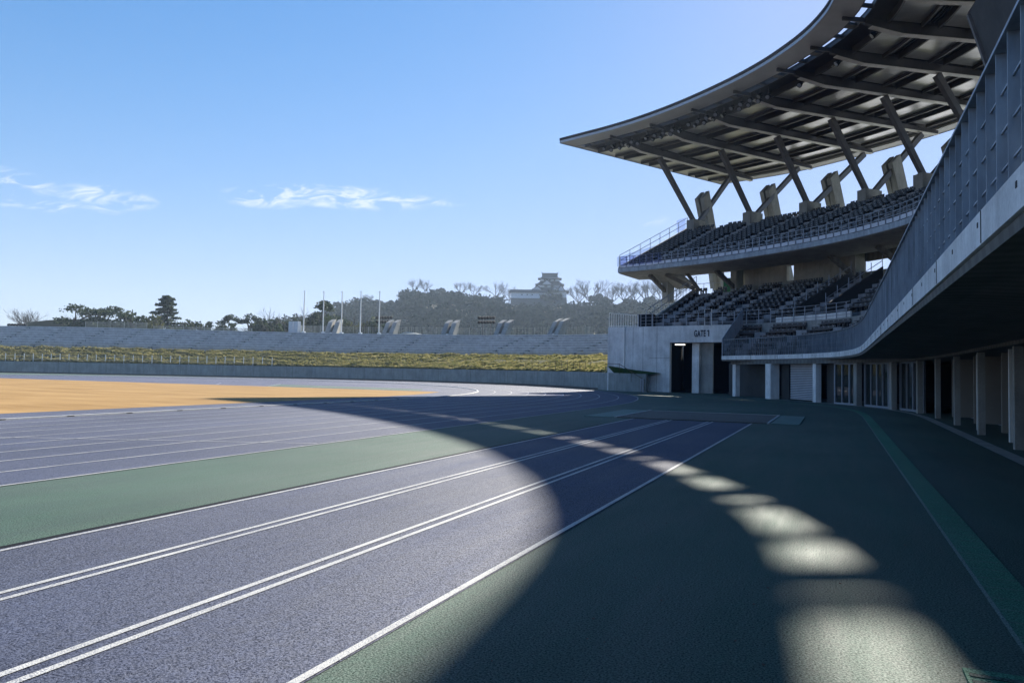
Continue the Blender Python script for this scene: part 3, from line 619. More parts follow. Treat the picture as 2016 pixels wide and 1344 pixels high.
for i, q in enumerate(rest):
    c, s_ = math.cos(q[3]), math.sin(q[3]); X = bv[:, 0]*c-bv[:, 1]*s_+q[0]; Y = bv[:, 0]*s_+bv[:, 1]*c+q[1]; V.append(np.stack([X, Y, bv[:, 2]+q[2]+.002], 1)); F += [tuple(j+i*nb for j in f_) for f_ in sm0.f]; Mi += sm0.m
a = MB(); a.v = np.concatenate(V).tolist(); a.f = F; a.m = Mi
tag(a.build('seat_rows', ['seat', 'tag']), 'dense rows of dark blue seats filling both tiers of the stand', 'seats', 'seats of the stand', 'stuff')
# lower fascia, soffit, slatted parapet
def ring_along(c, d0, d1, prof, step=.8, sign=-1):
    n = max(2, int((d1-d0)/step)+1); out = []
    for i in range(n):
        d = d0+(d1-d0)*i/(n-1); p, nn = c.at(d), c.nor(d); out.append([(p.x+nn.x*o*sign, p.y+nn.y*o*sign, z) for o, z in prof])
    return out
# curves run from the far left end to behind the camera; inward (towards seats) is the left hand side -> sign -1
FD0, FD1 = 0, FA.L
jm = MB().loft(ring_along(FA, FD0, FD1, [(0, 2.70), (0, 2.98), (.22, 2.98), (.22, 2.70)]), True)
for d in np.arange(3.2, FA.L-2, 2.9):
    p, n_ = FA.at(d), FA.nor(d); jm.bar((*(p+n_*.002), 2.71), (*(p+n_*.002), 2.975), .025, .006, (n_.x, n_.y, 0), 1)
for d in np.arange(4.5, FA.L-2, 1.45):
    p, n_ = FA.at(d), FA.nor(d); jm.bar((*(p+n_*.002), 2.86), (*(p+n_*.002), 2.905), .045, .006, (n_.x, n_.y, 0), 1)
jm.build('front_fascia', ['conc_l', 'darkwall'], stand)
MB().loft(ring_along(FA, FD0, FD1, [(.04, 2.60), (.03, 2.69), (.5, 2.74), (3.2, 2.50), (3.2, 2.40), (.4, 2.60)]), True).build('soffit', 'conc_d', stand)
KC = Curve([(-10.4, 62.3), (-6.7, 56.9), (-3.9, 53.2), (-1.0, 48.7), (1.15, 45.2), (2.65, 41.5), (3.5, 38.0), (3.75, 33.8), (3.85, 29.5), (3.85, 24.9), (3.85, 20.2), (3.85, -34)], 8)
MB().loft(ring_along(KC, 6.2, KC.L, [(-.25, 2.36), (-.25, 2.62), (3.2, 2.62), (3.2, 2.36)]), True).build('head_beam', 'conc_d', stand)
# slats
par = thing('slatted_parapet', 'grey steel parapet of closely set vertical fins on the lower balcony', 'parapet', (1.1, 30, 3))
fm = MB(); d = .25
while d < FA.L-1:
    p, n_ = FA.off(d, -.11), FA.nor(d); q = p-n_*.0
    fm.bar((*q, 2.981), (*q, 4.17), .012, .080, (n_.x, n_.y, 0)); d += .205 if d < 26 else .43
fm.build('fins', 'steel', par)
rm = MB()
for zz in (3.22, 3.52, 3.83): rm.loft(ring_along(FA, .2, FA.L, [(.10, zz), (.10, zz+.016), (.116, zz+.016), (.116, zz)]), True)
rm.build('tie_rods', 'steel', par)
MB().loft(ring_along(FA, .15, FA.L, [(.05, 4.172), (.05, 4.20), (.17, 4.20), (.17, 4.172)]), True).build('top_rail', 'steel', par)
# side guard at the end of the front rows
sg = thing('side_guard', 'slanting mottled metal guard at the left end of the lower front rows', 'guard rail', (-7.6, 57, 3))
A0, A1 = Vector((-7.72, 56.95)), Vector((-6.75, 61.2)); gm = MB()
gm.add([(*A0, 3.0), (*A1, 5.45), (*A1, 6.75), (*A0, 4.2), (*(A0+Vector((.03, 0))), 3.0), (*(A1+Vector((.03, 0))), 5.45), (*(A1+Vector((.03, 0))), 6.75), (*(A0+Vector((.03, 0))), 4.2)], [(0,1,2,3),(7,6,5,4),(0,4,5,1),(1,5,6,2),(2,6,7,3),(3,7,4,0)])
gm.build('panel', 'kick', sg); gm = MB()
for k in range(9): w_ = k/8; p = A0.lerp(A1, w_); gm.bar((*p, 3.0+2.45*w_), (*p, 4.22+2.55*w_), .05, .07)
gm.bar((*A0, 4.22), (*A1, 6.8), .06, .05); gm.build('posts', 'rail', sg)
# upper tier edge: fascia + underside
MB().loft(ring_along(UF, 0, UF.L, [(0, 11.36), (0, 11.74), (.16, 11.74), (.16, 11.36)]), True).build('upper_fascia', 'steel', stand)
MB().loft(ring_along(UF, 0.02, UF.L, [(.02, 11.33), (.3, 11.24), (4.2, 11.05), (5.8, 11.9), (5.8, 12.3), (.3, 11.6)]), True).build('upper_underside', 'conc_w', stand)
ur = thing('upper_guardrail', 'post and rail guard with pale kick plates along the upper tier edge', 'guard rail', (-5, 63, 11.7))
ds = np.arange(.2, 58, .72)
for i, d in enumerate(ds):
    p = UF.off(d, -.07); MB().bar((*p, 11.74), (*p, 12.84), .045, .06).build('post', 'rail', ur)
kp = MB()
for d, e in zip(ds, ds[1:]): p, q = UF.off(d+.07, -.06), UF.off(e-.07, -.06); kp.bar((*p, 11.95), (*q, 11.95), .02, .28)
kp.build('kick_plates', 'kick', ur)
rr = MB()
for zz in (12.2, 12.5, 12.83): rr.loft(ring_along(UF, .15, 58, [(.05, zz), (.05, zz+.03), (.09, zz+.03), (.09, zz)]), True)
rr.build('rails', 'rail', ur)
gg = MB(); 
for d in np.arange(.25, 4.2, .95): p, q = UF.off(d, -.02), UF.off(d+.8, -.02); gg.bar((*p, 12.42), (*q, 12.42), .015, .9)
gg.build('glass', 'blueglass', ur)
# tier end walls with raking handrails
def endwall(t, name, label, top, side=-1, zr=1.1, drop=.9):
    w_ = thing(name, label, 'end wall', (t.f[0].x, t.f[0].y, t.z0)); p, q = t.f[0].copy(), t.b[0].copy(); D = (q-p).normalized(); n_ = Vector((D.y, -D.x))*side
    m = MB(); z0, z1 = t.z0, t.z1; vs = []
    for o in (0.004, .2):
        vs += [(*(p+n_*o), z0-drop*.4), (*(q+n_*o), z1-drop), (*(q+n_*o), z1+top), (*(p+n_*o), z0+top)]
    m.add(vs, [(0,1,2,3),(7,6,5,4),(0,4,5,1),(1,5,6,2),(2,6,7,3),(3,7,4,0)]); m.build('wall', 'conc', w_)
    r_ = MB()
    for k in range(8): u_ = k/7; c = p.lerp(q, u_)+n_*.1; zz = z0+(z1-z0)*u_+top; r_.bar((*c, zz), (*c, zz+zr), .05, .05)
    for h in (zr*.5, zr): r_.bar((*(p+n_*.1), z0+top+h), (*(q+n_*.1), z1+top+h), .045, .045)
    r_.build('handrail', 'rail', w_); return w_
endwall(main, 'end_stair_wall', 'raking concrete end wall with handrail at the left of the lower tier', .35)
e = endwall(upper, 'end_stair_wall', 'raking end wall with handrail at the left of the upper tier, ending at the first strut', .25)
MB().add([(-19.5, 69.9, 11.9), (-16.9, 75.4, 13.9), (-16.9, 75.4, 14.8), (-19.5, 69.9, 12.85)], [(0, 1, 2, 3)]).build('glass', 'railglass', e)
p, q = upper.f[0].lerp(upper.b[0], .86), upper.b[0]; MB().add([(*(p-Vector((.3, 0))), 16.7), (*(q-Vector((.3, 0))), 17.3), (*(q-Vector((.3, 0))), 18.6), (*(p-Vector((.3, 0))), 18.0)], [(0, 1, 2, 3)]).build('glass', 'blueglass', e)
# raker brace under the left end of the upper tier
rk = thing('end_raker', 'sloping concrete slab and braces under the left end of the upper tier', 'brace', (-17, 73, 10))
m = MB(); m.add([(-17.7, 72.1, 11.15), (-14.2, 73.4, 9.95), (-12.4, 72.9, 9.95), (-13.6, 71.2, 11.05), (-17.7, 72.1, 11.35), (-14.2, 73.4, 10.2), (-12.4, 72.9, 10.2), (-13.6, 71.2, 11.3)], [(0,3,2,1),(4,5,6,7),(0,1,5,4),(1,2,6,5),(2,3,7,6),(3,0,4,7)]); m.build('slab', 'conc_w', rk)
MB().bar((-14.9, 70.6, 11.1), (-12.3, 71.6, 9.7), .3, .35).bar((-12.9, 70.6, 11.2), (-11.9, 71.7, 9.6), .22, .28).build('brace', 'conc_d', rk)
# rear wall and columns of the lower tier
bw = thing('concourse_wall', 'brown grey concrete wall and columns behind the lower tier seats', 'wall', (-4, 69, 9))
def lb(sv, o): O, D = fr(sv); h = LB.hit(O, D) or LB.at(0); return h+D*o
def wallseg(s0, s1, z0, z1, o, mname, nm='wall', th=.3):
    n = max(1, int((s1-s0)/.25)); rg = []
    for k in range(n+1): p, q = lb(s0+(s1-s0)*k/n, o), lb(s0+(s1-s0)*k/n, o+th); rg.append([(*p, z0), (*q, z0), (*q, z1), (*p, z1)])
    MB().loft(rg, True).build(nm, mname, bw)
wallseg(2.75, 3.52, 9.0, 12.2, 1.0, 'conc_w'); wallseg(3.64, 4.85, 9.0, 12.2, 1.0, 'conc_w'); wallseg(3.52, 3.64, 9.0, 10.0, 1.0, 'conc_w'); wallseg(3.52, 3.64, 11.35, 12.2, 1.0, 'conc_w')
wallseg(4.85, 9, 9.0, 10.0, 1.2, 'conc_w'); wallseg(4.85, 9, 10.85, 12.4, 1.2, 'conc_d')
for s_ in (1.35, 2.75, 4.85, 5.95, 7.0, 8.0):
    p = lb(s_, .35); O, D = fr(s_); MB().bar((*p, 8.6), (*p, 11.8), .75, .9, (D.x, D.y, 0)).build('column', 'conc_w', bw)
    MB().bar((*(p-D*.4), 9.7), (*(p-D*2.6), 11.1), .3, .35).build('bracket', 'conc_d', bw)
cr_ = MB(); 
for k in range(9): p = lb(1.35+k*.15, 2.2); cr_.bar((*p, 9.4), (*p, 10.5), .05, .05)
p, q = lb(1.35, 2.2), lb(2.6, 2.2); cr_.bar((*p, 10.5), (*q, 10.5), .05, .05); cr_.build('handrail', 'rail', bw)
bx = MB(); p = lb(2.35, 2.0); bx.box((p.x-.3, p.y, 9.2), (p.x+1.5, p.y+1.2, 10.9)); bx.build('booth', 'tact', bw)
# vomitory: two raking stair walls in the lower tier
vm = thing('stair_well', 'pair of raking concrete stair walls with handrails cut into the lower tier', 'stairs', (0, 58, 6))
def tp(t, sv, v):
    x = (sv-t.sA)/(t.sB-t.sA)*(len(t.S)-1); k = int(x); return t.P(k, v).lerp(t.P(k+1, v), x-k)
for sv in (5.05, 5.75):
    p, q = tp(main, sv, .02), tp(main, sv, .82); m = MB(); D = (q-p).normalized(); n_ = Vector((D.y, -D.x)); vs = []
    for o in (-.1, .1): vs += [(*(p+n_*o), 5.3), (*(q+n_*o), 8.3), (*(q+n_*o), 9.75), (*(p+n_*o), 6.75)]
    m.add(vs, [(0,1,2,3),(7,6,5,4),(0,4,5,1),(1,5,6,2),(2,6,7,3),(3,7,4,0)]); m.build('stair_wall', 'steel_d', vm)
    h = MB()
    for k in range(6): c = p.lerp(q, k/5); h.bar((*c, 6.7+3*k/5), (*c, 7.6+3*k/5), .05, .05)
    h.bar((*p, 7.2), (*q, 10.2), .04, .04); h.build('handrail', 'rail', vm)
# cross aisle rails on the edge of the front rows
ca = thing('aisle_guardrail', 'steel guardrail along the cross aisle above gate and front rows', 'guard rail', (-8, 62, 5.6))
ds = np.arange(3.2, 23, 1.05); 
for d in ds: p = GC.off(d, .02); MB().bar((*p, 5.6), (*p, 6.72), .05, .06).build('post', 'rail', ca)
rr = MB()
for zz in (5.85, 6.15, 6.42, 6.7): rr.loft(ring_along(GC, 3.2, 22.5, [(-.04, zz), (-.04, zz+.025), (0, zz+.025), (0, zz)]), True)
rr.build('rails', 'rail', ca)
gl = thing('ladder_rail', 'pair of pale steel uprights joined at the top above the gate', 'rail', (-10, 62.5, 5.6))
p, q = GC.off(9.05, .1), GC.off(9.65, .1); m = MB(); m.tube([(*p, 5.6), (*p, 6.95), (*q, 6.95), (*q, 5.6)], .035, 6); m.build('uprights', 'white', gl)
rw_ = MB(); rw_.loft(ring_along(GC, 11.9, GC.L, [(-.02, 3.6), (-.02, 5.66), (.14, 5.66), (.14, 3.6)]), True); rw_.build('riser_wall', 'conc', stand)
aw = MB(); aw.loft(ring_along(GC, 15.2, 22.5, [(.02, 5.2), (.02, 6.05), (.14, 6.05), (.14, 5.2)]), True); aw.build('aisle_wall', 'conc_l', stand)
# end railing at the very left on the gate wall
er = thing('roof_edge_fence', 'pale vertical bar fence on the left corner of the gate wall', 'fence', (-18.5, 64.5, 5.65))
e0_, e1_ = Vector((-18.65, 64.5)), Vector((-15.9, 63.95)); m = MB()
for k in range(13): c = e0_.lerp(e1_, k/12); m.bar((*c, 5.65), (*c, 6.95-.28*k/12), .045, .05)
m.bar((*e0_, 6.95), (*e1_, 6.67), .05, .05); m.bar((*e0_, 5.75), (*e1_, 5.75), .05, .05); m.build('bars', 'white', er)
sb = thing('storage_box', 'black panelled cabinet beside the pale bar fence on the gate wall', 'cabinet', (-15.2, 64, 5.65))
m = MB(); m.box((-15.85, 63.9, 5.65), (-14.5, 64.9, 6.75)); m.build('body', 'black', sb); m = MB()
for x in (-15.85, -15.2, -14.6): m.box((x, 63.86, 5.65), (x+.07, 63.898, 6.76))
m.build('frame', 'rail', sb)
# ---------------- gate wall
gw = thing('gate_wall', 'pale concrete wall with a tall dark gateway at the end of the stand', 'wall', (-12, 63, 0))
Ga, Gb, Gc_, Gd = Vector((-18.72, 64.35)), Vector((-12.9, 63.12)), Vector((-7.4, 61.9)), Vector((-17.15, 64.03))
Gn = Vector((Gb.y-Ga.y, -(Gb.x-Ga.x))).normalized(); Gn = Gn if Gn.y > 0 else -Gn      # into the building
def wseg(mb, a_, b_, z0, z1, th=.4, off=0): mb.loft([[(*(p+Gn*off), z0), (*(p+Gn*(off+th)), z0), (*(p+Gn*(off+th)), z1), (*(p+Gn*off), z1)] for p in (a_, b_)], True)
m = MB(); wseg(m, Ga, Gb, 0, 5.65); wseg(m, Gb, Gc_, 4.23, 5.65); m.build('wall', 'conc_l', gw)
m = MB(); 
for x in (.42, .58, .80): p = Ga.lerp(Gb, x); wseg(m, p, p+(Gb-Ga).normalized()*.02, .05, 5.6, .004, -.005)
wseg(m, Gd, Gb, 2.9, 2.92, .004, -.005); m.build('form_joints', 'darkwall', gw)
m = MB(); wseg(m, Ga.lerp(Gb, .265), Ga.lerp(Gb, .29), 1.95, 5.63, .10, -.11); m.build('downpipe', 'white', gw)
m = MB(); wseg(m, Gb, Gc_, 4.2, 4.231, .5, .02); m.build('head_trim', 'steel_d', gw)
m = MB(); p = Vector((-11.05, 63.3)); q = Vector((-10.45, 63.15)); wseg(m, p, q, 0, 4.2, .5, 0); m.build('gate_pillar', 'conc_l', gw)
m = MB(); wseg(m, Vector((-10.43, 63.2)), Vector((-9.4, 62.95)), 0, 4.2, .2, .3); m.build('side_panel', 'conc', gw)
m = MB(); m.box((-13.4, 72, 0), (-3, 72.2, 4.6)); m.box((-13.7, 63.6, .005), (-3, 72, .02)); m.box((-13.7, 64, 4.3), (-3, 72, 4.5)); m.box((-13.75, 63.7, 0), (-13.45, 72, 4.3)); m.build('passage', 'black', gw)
lt = thing('tube_lamp', 'lit white tube lamp on the ceiling inside the gateway', 'lamp', (-12.4, 64.6, 4.1)); MB().box((-12.75, 64.6, 4.08), (-11.9, 64.75, 4.15)).build('tube', 'tube', lt)
MB().box((-12.8, 64.55, 4.16), (-11.85, 64.8, 4.25)).build('housing', 'darkwall', lt)
fc = bpy.data.curves.new('gate_sign', 'FONT'); fc.body = 'GATE'; fc.size = .74; fc.extrude = .015; fc.offset = .022; fc.space_character = 1.14
ft = bpy.data.objects.new('gate_sign', fc); COL.objects.link(ft); dg = bpy.context.evaluated_depsgraph_get(); me = bpy.data.meshes.new_from_object(ft.evaluated_get(dg)); bpy.data.objects.remove(ft)
me.materials.clear(); me.materials.append(MT['letter']); lo = bpy.data.objects.new('lettering', me); COL.objects.link(lo)
tdir = (Gc_-Gb).normalized(); sc = .50; p = Gb.lerp(Gc_, .385)-Gn*.02
lo.parent = gw; lo.matrix_local = Matrix.Translation(Vector((*p, 4.72))-BASE[gw]) @ Matrix.Rotation(math.atan2(tdir.y, tdir.x), 4, 'Z') @ Matrix.Rotation(R(90), 4, 'X') @ Matrix.Diagonal((sc, 1, 1, 1))
tw = max(v.co.x for v in me.vertices)*sc; one = MB()
for a_, b2, w_ in (((tw+.26, 4.71), (tw+.26, 5.24), .085), ((tw+.13, 5.13), (tw+.235, 5.225), .07)):
    P0, P1 = p+tdir*a_[0], p+tdir*b2[0]; one.bar((P0.x, P0.y, a_[1]), (P1.x, P1.y, b2[1]), w_, .02, (Gn.x, Gn.y, 0))
one.build('lettering', 'letter', gw)
# slope wing wall, shaded lawn and handrail at the foot of the gate wall
ww = thing('wing_wall', 'low concrete wing wall stepping down beside the gate wall', 'wall', (-17, 65, 0))
m = MB(); m.loft([[(x, y, 0), (x+.05, y+.3, 0), (x+.05, y+.3, z), (x, y, z)] for x, y, z in ((-20.2, 66.3, 1.60), (-18.6, 64.3, 1.58), (-17.2, 62.9, 1.56), (-15.9, 62.35, 1.54), (-14.7, 62.1, 1.52))], True); m.build('wall', 'wallc', ww)
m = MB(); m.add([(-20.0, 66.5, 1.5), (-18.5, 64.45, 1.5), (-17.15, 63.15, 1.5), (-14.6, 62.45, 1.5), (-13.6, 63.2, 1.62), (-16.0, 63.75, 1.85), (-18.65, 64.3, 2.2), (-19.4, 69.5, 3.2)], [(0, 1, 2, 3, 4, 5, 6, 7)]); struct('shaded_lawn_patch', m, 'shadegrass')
wr = thing('ramp_handrail', 'thin handrail sloping down beside the wing wall', 'rail', (-16, 63.6, 1)); m = MB()
pts = [(-19.0, 64.6, 2.4), (-17.2, 62.8, 2.35), (-14.7, 61.7, 1.0)]
for a_, b2 in zip(pts, pts[1:]): m.bar(a_, b2, .04, .04)
for p in pts+[(-16.0, 62.25, 1.7)]: m.bar((p[0], p[1], max(.02, p[2]-.9)), p, .03, .03)
m.build('rail', 'bark', wr)
bo_ = thing('steel_bollard', 'short double steel post at the foot of the ramp', 'bollard', (-14.9, 61.6, 0)); MB().tube([(-15.0, 61.6, 0), (-15.0, 61.6, 1.15)], .06).tube([(-14.8, 61.6, 0), (-14.8, 61.6, 1.15)], .06).box((-15.0, 61.58, 1.0), (-14.8, 61.62, 1.1)).build('posts', 'rail', bo_)
# ---------------- ground floor facade
COLS = [(-6.7, 56.9), (-3.9, 53.2), (-1.0, 48.7), (1.15, 45.2), (2.65, 41.5), (3.5, 38.0), (3.75, 33.8), (3.85, 29.5), (3.85, 24.9), (3.85, 20.2), (3.85, 15.6), (3.85, 11), (3.85, 6.4)]
ground = thing('ground_floor_facade', 'shadowed ground floor front of glass doors, shutters and partitions under the balcony', 'facade', (2, 40, 0))
for i, (x, y) in enumerate(COLS):
    d = min(np.arange(0, KC.L, .1), key=lambda q: (KC.at(q)-Vector((x, y))).length); t_ = KC.tan(d); n_ = KC.nor(d); w_ = (.34, .66, .36, .30, .26, .22, .18)[min(i, 6)]; wt = (.45, .66, .34, .34, .32, .26, .2)[min(i, 6)]
    MB().bar((x, y, 0), (x, y, 2.37), wt, w_, (n_.x, n_.y, 0)).build('column', 'conc_l' if i < 3 else 'conc', ground)
def off(c, o): return [c.off(d, -o) for d in np.arange(3, c.L, .5)]
def kd(p): return min(np.arange(0, KC.L, .1), key=lambda q: (KC.at(q)-Vector(p)).length)
KD = [kd(c) for c in COLS]
def kseg(d0, d1, o, z0, z1, mname, nm, th=.06, n=3):
    MB().loft([[(*KC.off(d0+(d1-d0)*k/n, -o), z0), (*KC.off(d0+(d1-d0)*k/n, -o-th), z0), (*KC.off(d0+(d1-d0)*k/n, -o-th), z1), (*KC.off(d0+(d1-d0)*k/n, -o), z1)] for k in range(n+1)], True).build(nm, mname, ground)
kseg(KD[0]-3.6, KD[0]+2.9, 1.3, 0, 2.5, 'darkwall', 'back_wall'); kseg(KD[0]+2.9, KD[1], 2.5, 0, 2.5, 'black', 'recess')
kseg(KD[1]+.3, KD[1]+1.2, .5, 0, 2.45, 'darkwall', 'back_wall'); kseg(KD[1]+1.7, KD[2]-.35, .35, .06, 2.4, 'door', 'roller_shutter', .05, 1)
m = MB()
for zz in np.arange(.12, 2.35, .11):
    a_, b2 = KC.off(KD[1]+1.72, -.32), KC.off(KD[2]-.37, -.32); m.bar((*a_, zz), (*b2, zz), .03, .035)
m.build('shutter_slats', 'kick', ground)
kseg(KD[2]+.3, KD[2]+1.75, .5, 0, 2.45, 'darkwall', 'back_wall')
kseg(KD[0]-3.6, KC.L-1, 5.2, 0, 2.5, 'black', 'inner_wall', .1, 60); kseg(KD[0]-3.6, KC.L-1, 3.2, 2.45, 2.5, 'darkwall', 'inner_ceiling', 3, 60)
def glazed(d0, d1, o, nm):
    kseg(d0, d1, o, .1, 2.36, 'glass', 'door_glass', .012, 2); m = MB(); n = max(2, int((d1-d0)/.62))
    for k in range(n+1): d = d0+(d1-d0)*k/n; p, nn = KC.off(d, -o+.03), KC.nor(d); m.bar((*p, .02), (*p, 2.36), .06 if k % 2 else .09, .09, (nn.x, nn.y, 0))
    a_, b2 = KC.off(d0, -o+.03), KC.off(d1, -o+.03); m.bar((*a_, .05), (*b2, .05), .10, .1); m.bar((*a_, 2.33), (*b2, 2.33), .09, .08); m.build('door_frame', 'rail', ground)
glazed(KD[2]+1.8, KD[3]-.25, .1, ''); glazed(KD[3]+.35, KD[4]-.3, .25, ''); glazed(KD[4]+.3, KD[5]-.3, .3, '')
for i in range(5, len(COLS)-1):
    glazed(KD[i]+.3, KD[i+1]-.3, 1.5, '')
    for c_, (o0, o1) in enumerate(((.5, 1.5),)):
        d = KD[i+1]-.05; p, q = KC.off(d, -o0), KC.off(d, -o1); MB().bar((*p, 1.23), (*q, 1.23), 2.30, .12, (0, 0, 1) and (KC.tan(d).x, KC.tan(d).y, 0)).build('partition', 'beige', ground)
    d = (KD[i]*.42+KD[i+1]*.58); p = KC.off(d, -.25); nn = KC.nor(d); MB().bar((*p, 0.02), (*p, 2.38), .12, .16, (nn.x, nn.y, 0)).build('slim_post', 'white', ground)
# commentary box hanging under the roof at the right
pb = thing('press_box', 'dark faceted commentary box hanging high under the roof at the right', 'press box', (7, 30, 16))
sec = [(5.55, 17.9), (7.2, 20.6), (11.5, 20.9), (11.5, 13.6), (6.75, 13.6)]
m = MB(); m.loft([[(x, y, z) for x, z in sec] for y in (37.8, 6)], True); m.build('shell', 'darkwall', pb)
m = MB(); 
for a_, b2 in zip(sec, sec[1:]+sec[:1]): m.bar((a_[0], 37.95, a_[1]), (b2[0], 37.95, b2[1]), .28, .22)
m.build('edge_frame', 'strut', pb)
# ================================================================== THINGS ON THE BANK TOP
def bp(az, extra): d = bank_at(az, extra); p = WL.off(d, -bo(d)-extra); return p, zt(d)-.15, d
def block(az, lab, w_=2.1, h_=2.25):
    p, z, d = bp(az, 11.5); t = WL.tan(d); n_ = -WL.nor(d); o = thing('concrete_light_block', lab, 'concrete block', (p.x, p.y, z), 'slotted concrete blocks on the bank top')
    m = MB()
    for sg_ in (-1, 1):
        c = p+t*sg_*w_*.31; vs = []
        for zz, dd, s_ in ((z, -.9, 1), (z+h_, .5, .85)):
            for x, y in ((-1, -1), (1, -1), (1, 1), (-1, 1)): vs.append((*(c+t*x*w_*.19+n_*(dd+y*.8*s_)), zz+(.9 if (zz > z and y > 0) else 0)*.6))
        m.add(vs, [(0,3,2,1),(4,5,6,7),(0,1,5,4),(1,2,6,5),(2,3,7,6),(3,0,4,7)])
    m.build('cheek', 'conc', o); MB().bar((*(p+n_*.2), z), (*(p+n_*.6), z+h_*.72), w_*.3, 1.0, (n_.x, n_.y, 0)).build('core', 'wood', o)
    MB().tube([(*(p-n_*1.3), z+.1), (*(p-n_*1.3), z+.45)], [.25, .2], 8).build('lamp', 'white', o)
for az, lab in ((-37.2, 'leftmost slotted concrete block, between the flagpoles'), (-32.85, 'slotted concrete block beside the left floodlight rack'), (-28.3, 'middle slotted concrete block right of the parked van'), (-24.2, 'slotted concrete block just right of the lit floodlight rack'), (-19.9, 'rightmost slotted concrete block, below the castle')): block(az, lab)
def rack(az, lab, extra=20, h_=4.6, w_=3.0, rows=2, n=6):
    p, z, d = bp(az, extra); t = WL.tan(d); n_ = -WL.nor(d); o = thing('floodlight_rack', lab, 'floodlight', (p.x, p.y, z), 'floodlight racks behind the terraces'); z -= 1
    m = MB(); 
    for sg_ in (-.7, .7) : m.bar((*(p+t*sg_), z), (*(p+t*sg_), z+h_), .14, .14)
    m.build('mast', 'strut', o); m = MB()
    for r_ in range(rows): m.bar((*(p-t*w_/2), z+h_+r_*.75-.75), (*(p+t*w_/2), z+h_+r_*.75-.75), .1, .1)
    m.build('crossbar', 'strut', o)
    for r_ in range(rows):
        for k in range(n):
            c = p+t*(-w_/2+w_*(k+.3)/(n-.4)); zz = z+h_+r_*.75-.6; MB().tube([(*(c+n_*.2), zz+.12), (*c, zz), (*(c-n_*.22), zz-.12)], [.12, .23, .27], 8).build('lamp_head', 'black', o)
rack(-33.3, 'dark floodlight rack between the right flagpole and a concrete block'); rack(-25.6, 'dark floodlight rack in front of the castle hill, left of the castle'); rack(-57.4, 'low dark floodlight rack at the far left edge of the terraces', 14, 1.6, 3.6, 2, 7)
def meshfence(a0, a1, lab, h_, extra=17, mname='mesh'):
    p0, z, d0 = bp(a0, extra); p1, z1, d1 = bp(a1, extra); o = thing('mesh_fence', lab, 'fence', (p0.x, p0.y, z), 'wire fences on the bank top'); ds = np.arange(min(d0, d1), max(d0, d1), 2.0)
    for d in ds: p = WL.off(d, -bo(d)-extra); MB().bar((*p, zt(d)-.3), (*p, zt(d)+h_), .07, .07).build('post', mname, o)
    m = MB(); lo_, hi_ = ds[0], ds[-1]
    for d in np.arange(lo_, hi_, .16): p = WL.off(d, -bo(d)-extra-.03); m.bar((*p, zt(d)-.2), (*p, zt(d)+h_), .03, .03)
    for zz in np.arange(.1, h_+.01, .32):
        dd = np.arange(lo_, hi_+.1, 2.0)
        for u_, v_ in zip(dd, dd[1:]): p, q = WL.off(u_, -bo(u_)-extra-.03), WL.off(v_, -bo(v_)-extra-.03); m.bar((*p, zt(u_)+zz), (*q, zt(v_)+zz), .022, .022)
    m.build('wire', mname, o)
meshfence(-53.6, -49.7, 'pale wire fence in front of the dark trees at the far left', 1.35, 13); meshfence(-49.5, -42.5, 'low wire fence below the row of dark trees', .9, 15); meshfence(-40.3, -16.3, 'long wire fence along the bank top below the castle hill', 1.6, 15)
bl = thing('white_cabinet_pair', 'two pale upright cabinets at the left end of the long wire fence', 'cabinet', (*bp(-40.1, 13)[0], 7)); p, z, d = bp(-40.1, 13); MB().box((p.x-1.0, p.y, z-.2), (p.x-.05, p.y+.8, z+2.3)).build('cabinet', 'kick', bl); MB().box((p.x+.05, p.y, z-.2), (p.x+1.0, p.y+.8, z+2.3)).build('cabinet', 'kick', bl)
p, z, d = bp(-31.4, 19); sh = thing('low_shed', 'low pale roofed shed with a bright white end, between a concrete block and the hill', 'shed', (p.x, p.y, z))
MB().box((p.x-1.9, p.y, z-.1), (p.x+1.3, p.y+1.6, z+.75)).build('wall', 'wallc', sh); MB().box((p.x+1.302, p.y-.1, z-.1), (p.x+2.1, p.y+1.5, z+.7)).build('end_wall', 'white', sh)
MB().loft([[(p.x-2.1, p.y-.2, z+.752), (p.x-1.2, p.y+.8, z+1.25), (p.x-2.1, p.y+1.8, z+.752)], [(p.x+1.5, p.y-.2, z+.752), (p.x+.6, p.y+.8, z+1.0), (p.x+1.5, p.y+1.8, z+.752)]], True).build('roof', 'mesh', sh)
# ================================================================== TREES
def leaves(mb, centres, n, size, seed=0, flat=.0):
    """centres: (x,y,z,rx,ry,rz); small bent quads near the surface of each clump"""
    rng = np.random.default_rng(seed); k0 = len(mb.v); V = []; F = []
    for (x, y, z, rx, ry, rz) in centres:
        u = rng.normal(size=(n, 3)); u /= np.linalg.norm(u, axis=1)[:, None]; r_ = rng.random(n)**.45
        C = np.array((x, y, z))+u*r_[:, None]*np.array((rx, ry, rz)); C[:, 2] = np.maximum(C[:, 2], z-rz*.55)
        a_ = rng.normal(size=(n, 3)); a_[:, 2] *= (1-flat); a_ /= np.linalg.norm(a_, axis=1)[:, None]; b_ = np.cross(a_, rng.normal(size=(n, 3))); b_ /= np.linalg.norm(b_, axis=1)[:, None]
        s_ = size*(.6+.8*rng.random(n))[:, None]; Q = np.stack([C-a_*s_, C-b_*s_*.6, C+a_*s_, C+b_*s_*.6], 1).reshape(-1, 3); V.append(Q)
    V = np.concatenate(V); m = len(V)//4; mb.v += V.tolist(); mb.f += [(k0+4*i, k0+4*i+1, k0+4*i+2, k0+4*i+3) for i in range(m)]; mb.m += [0]*m
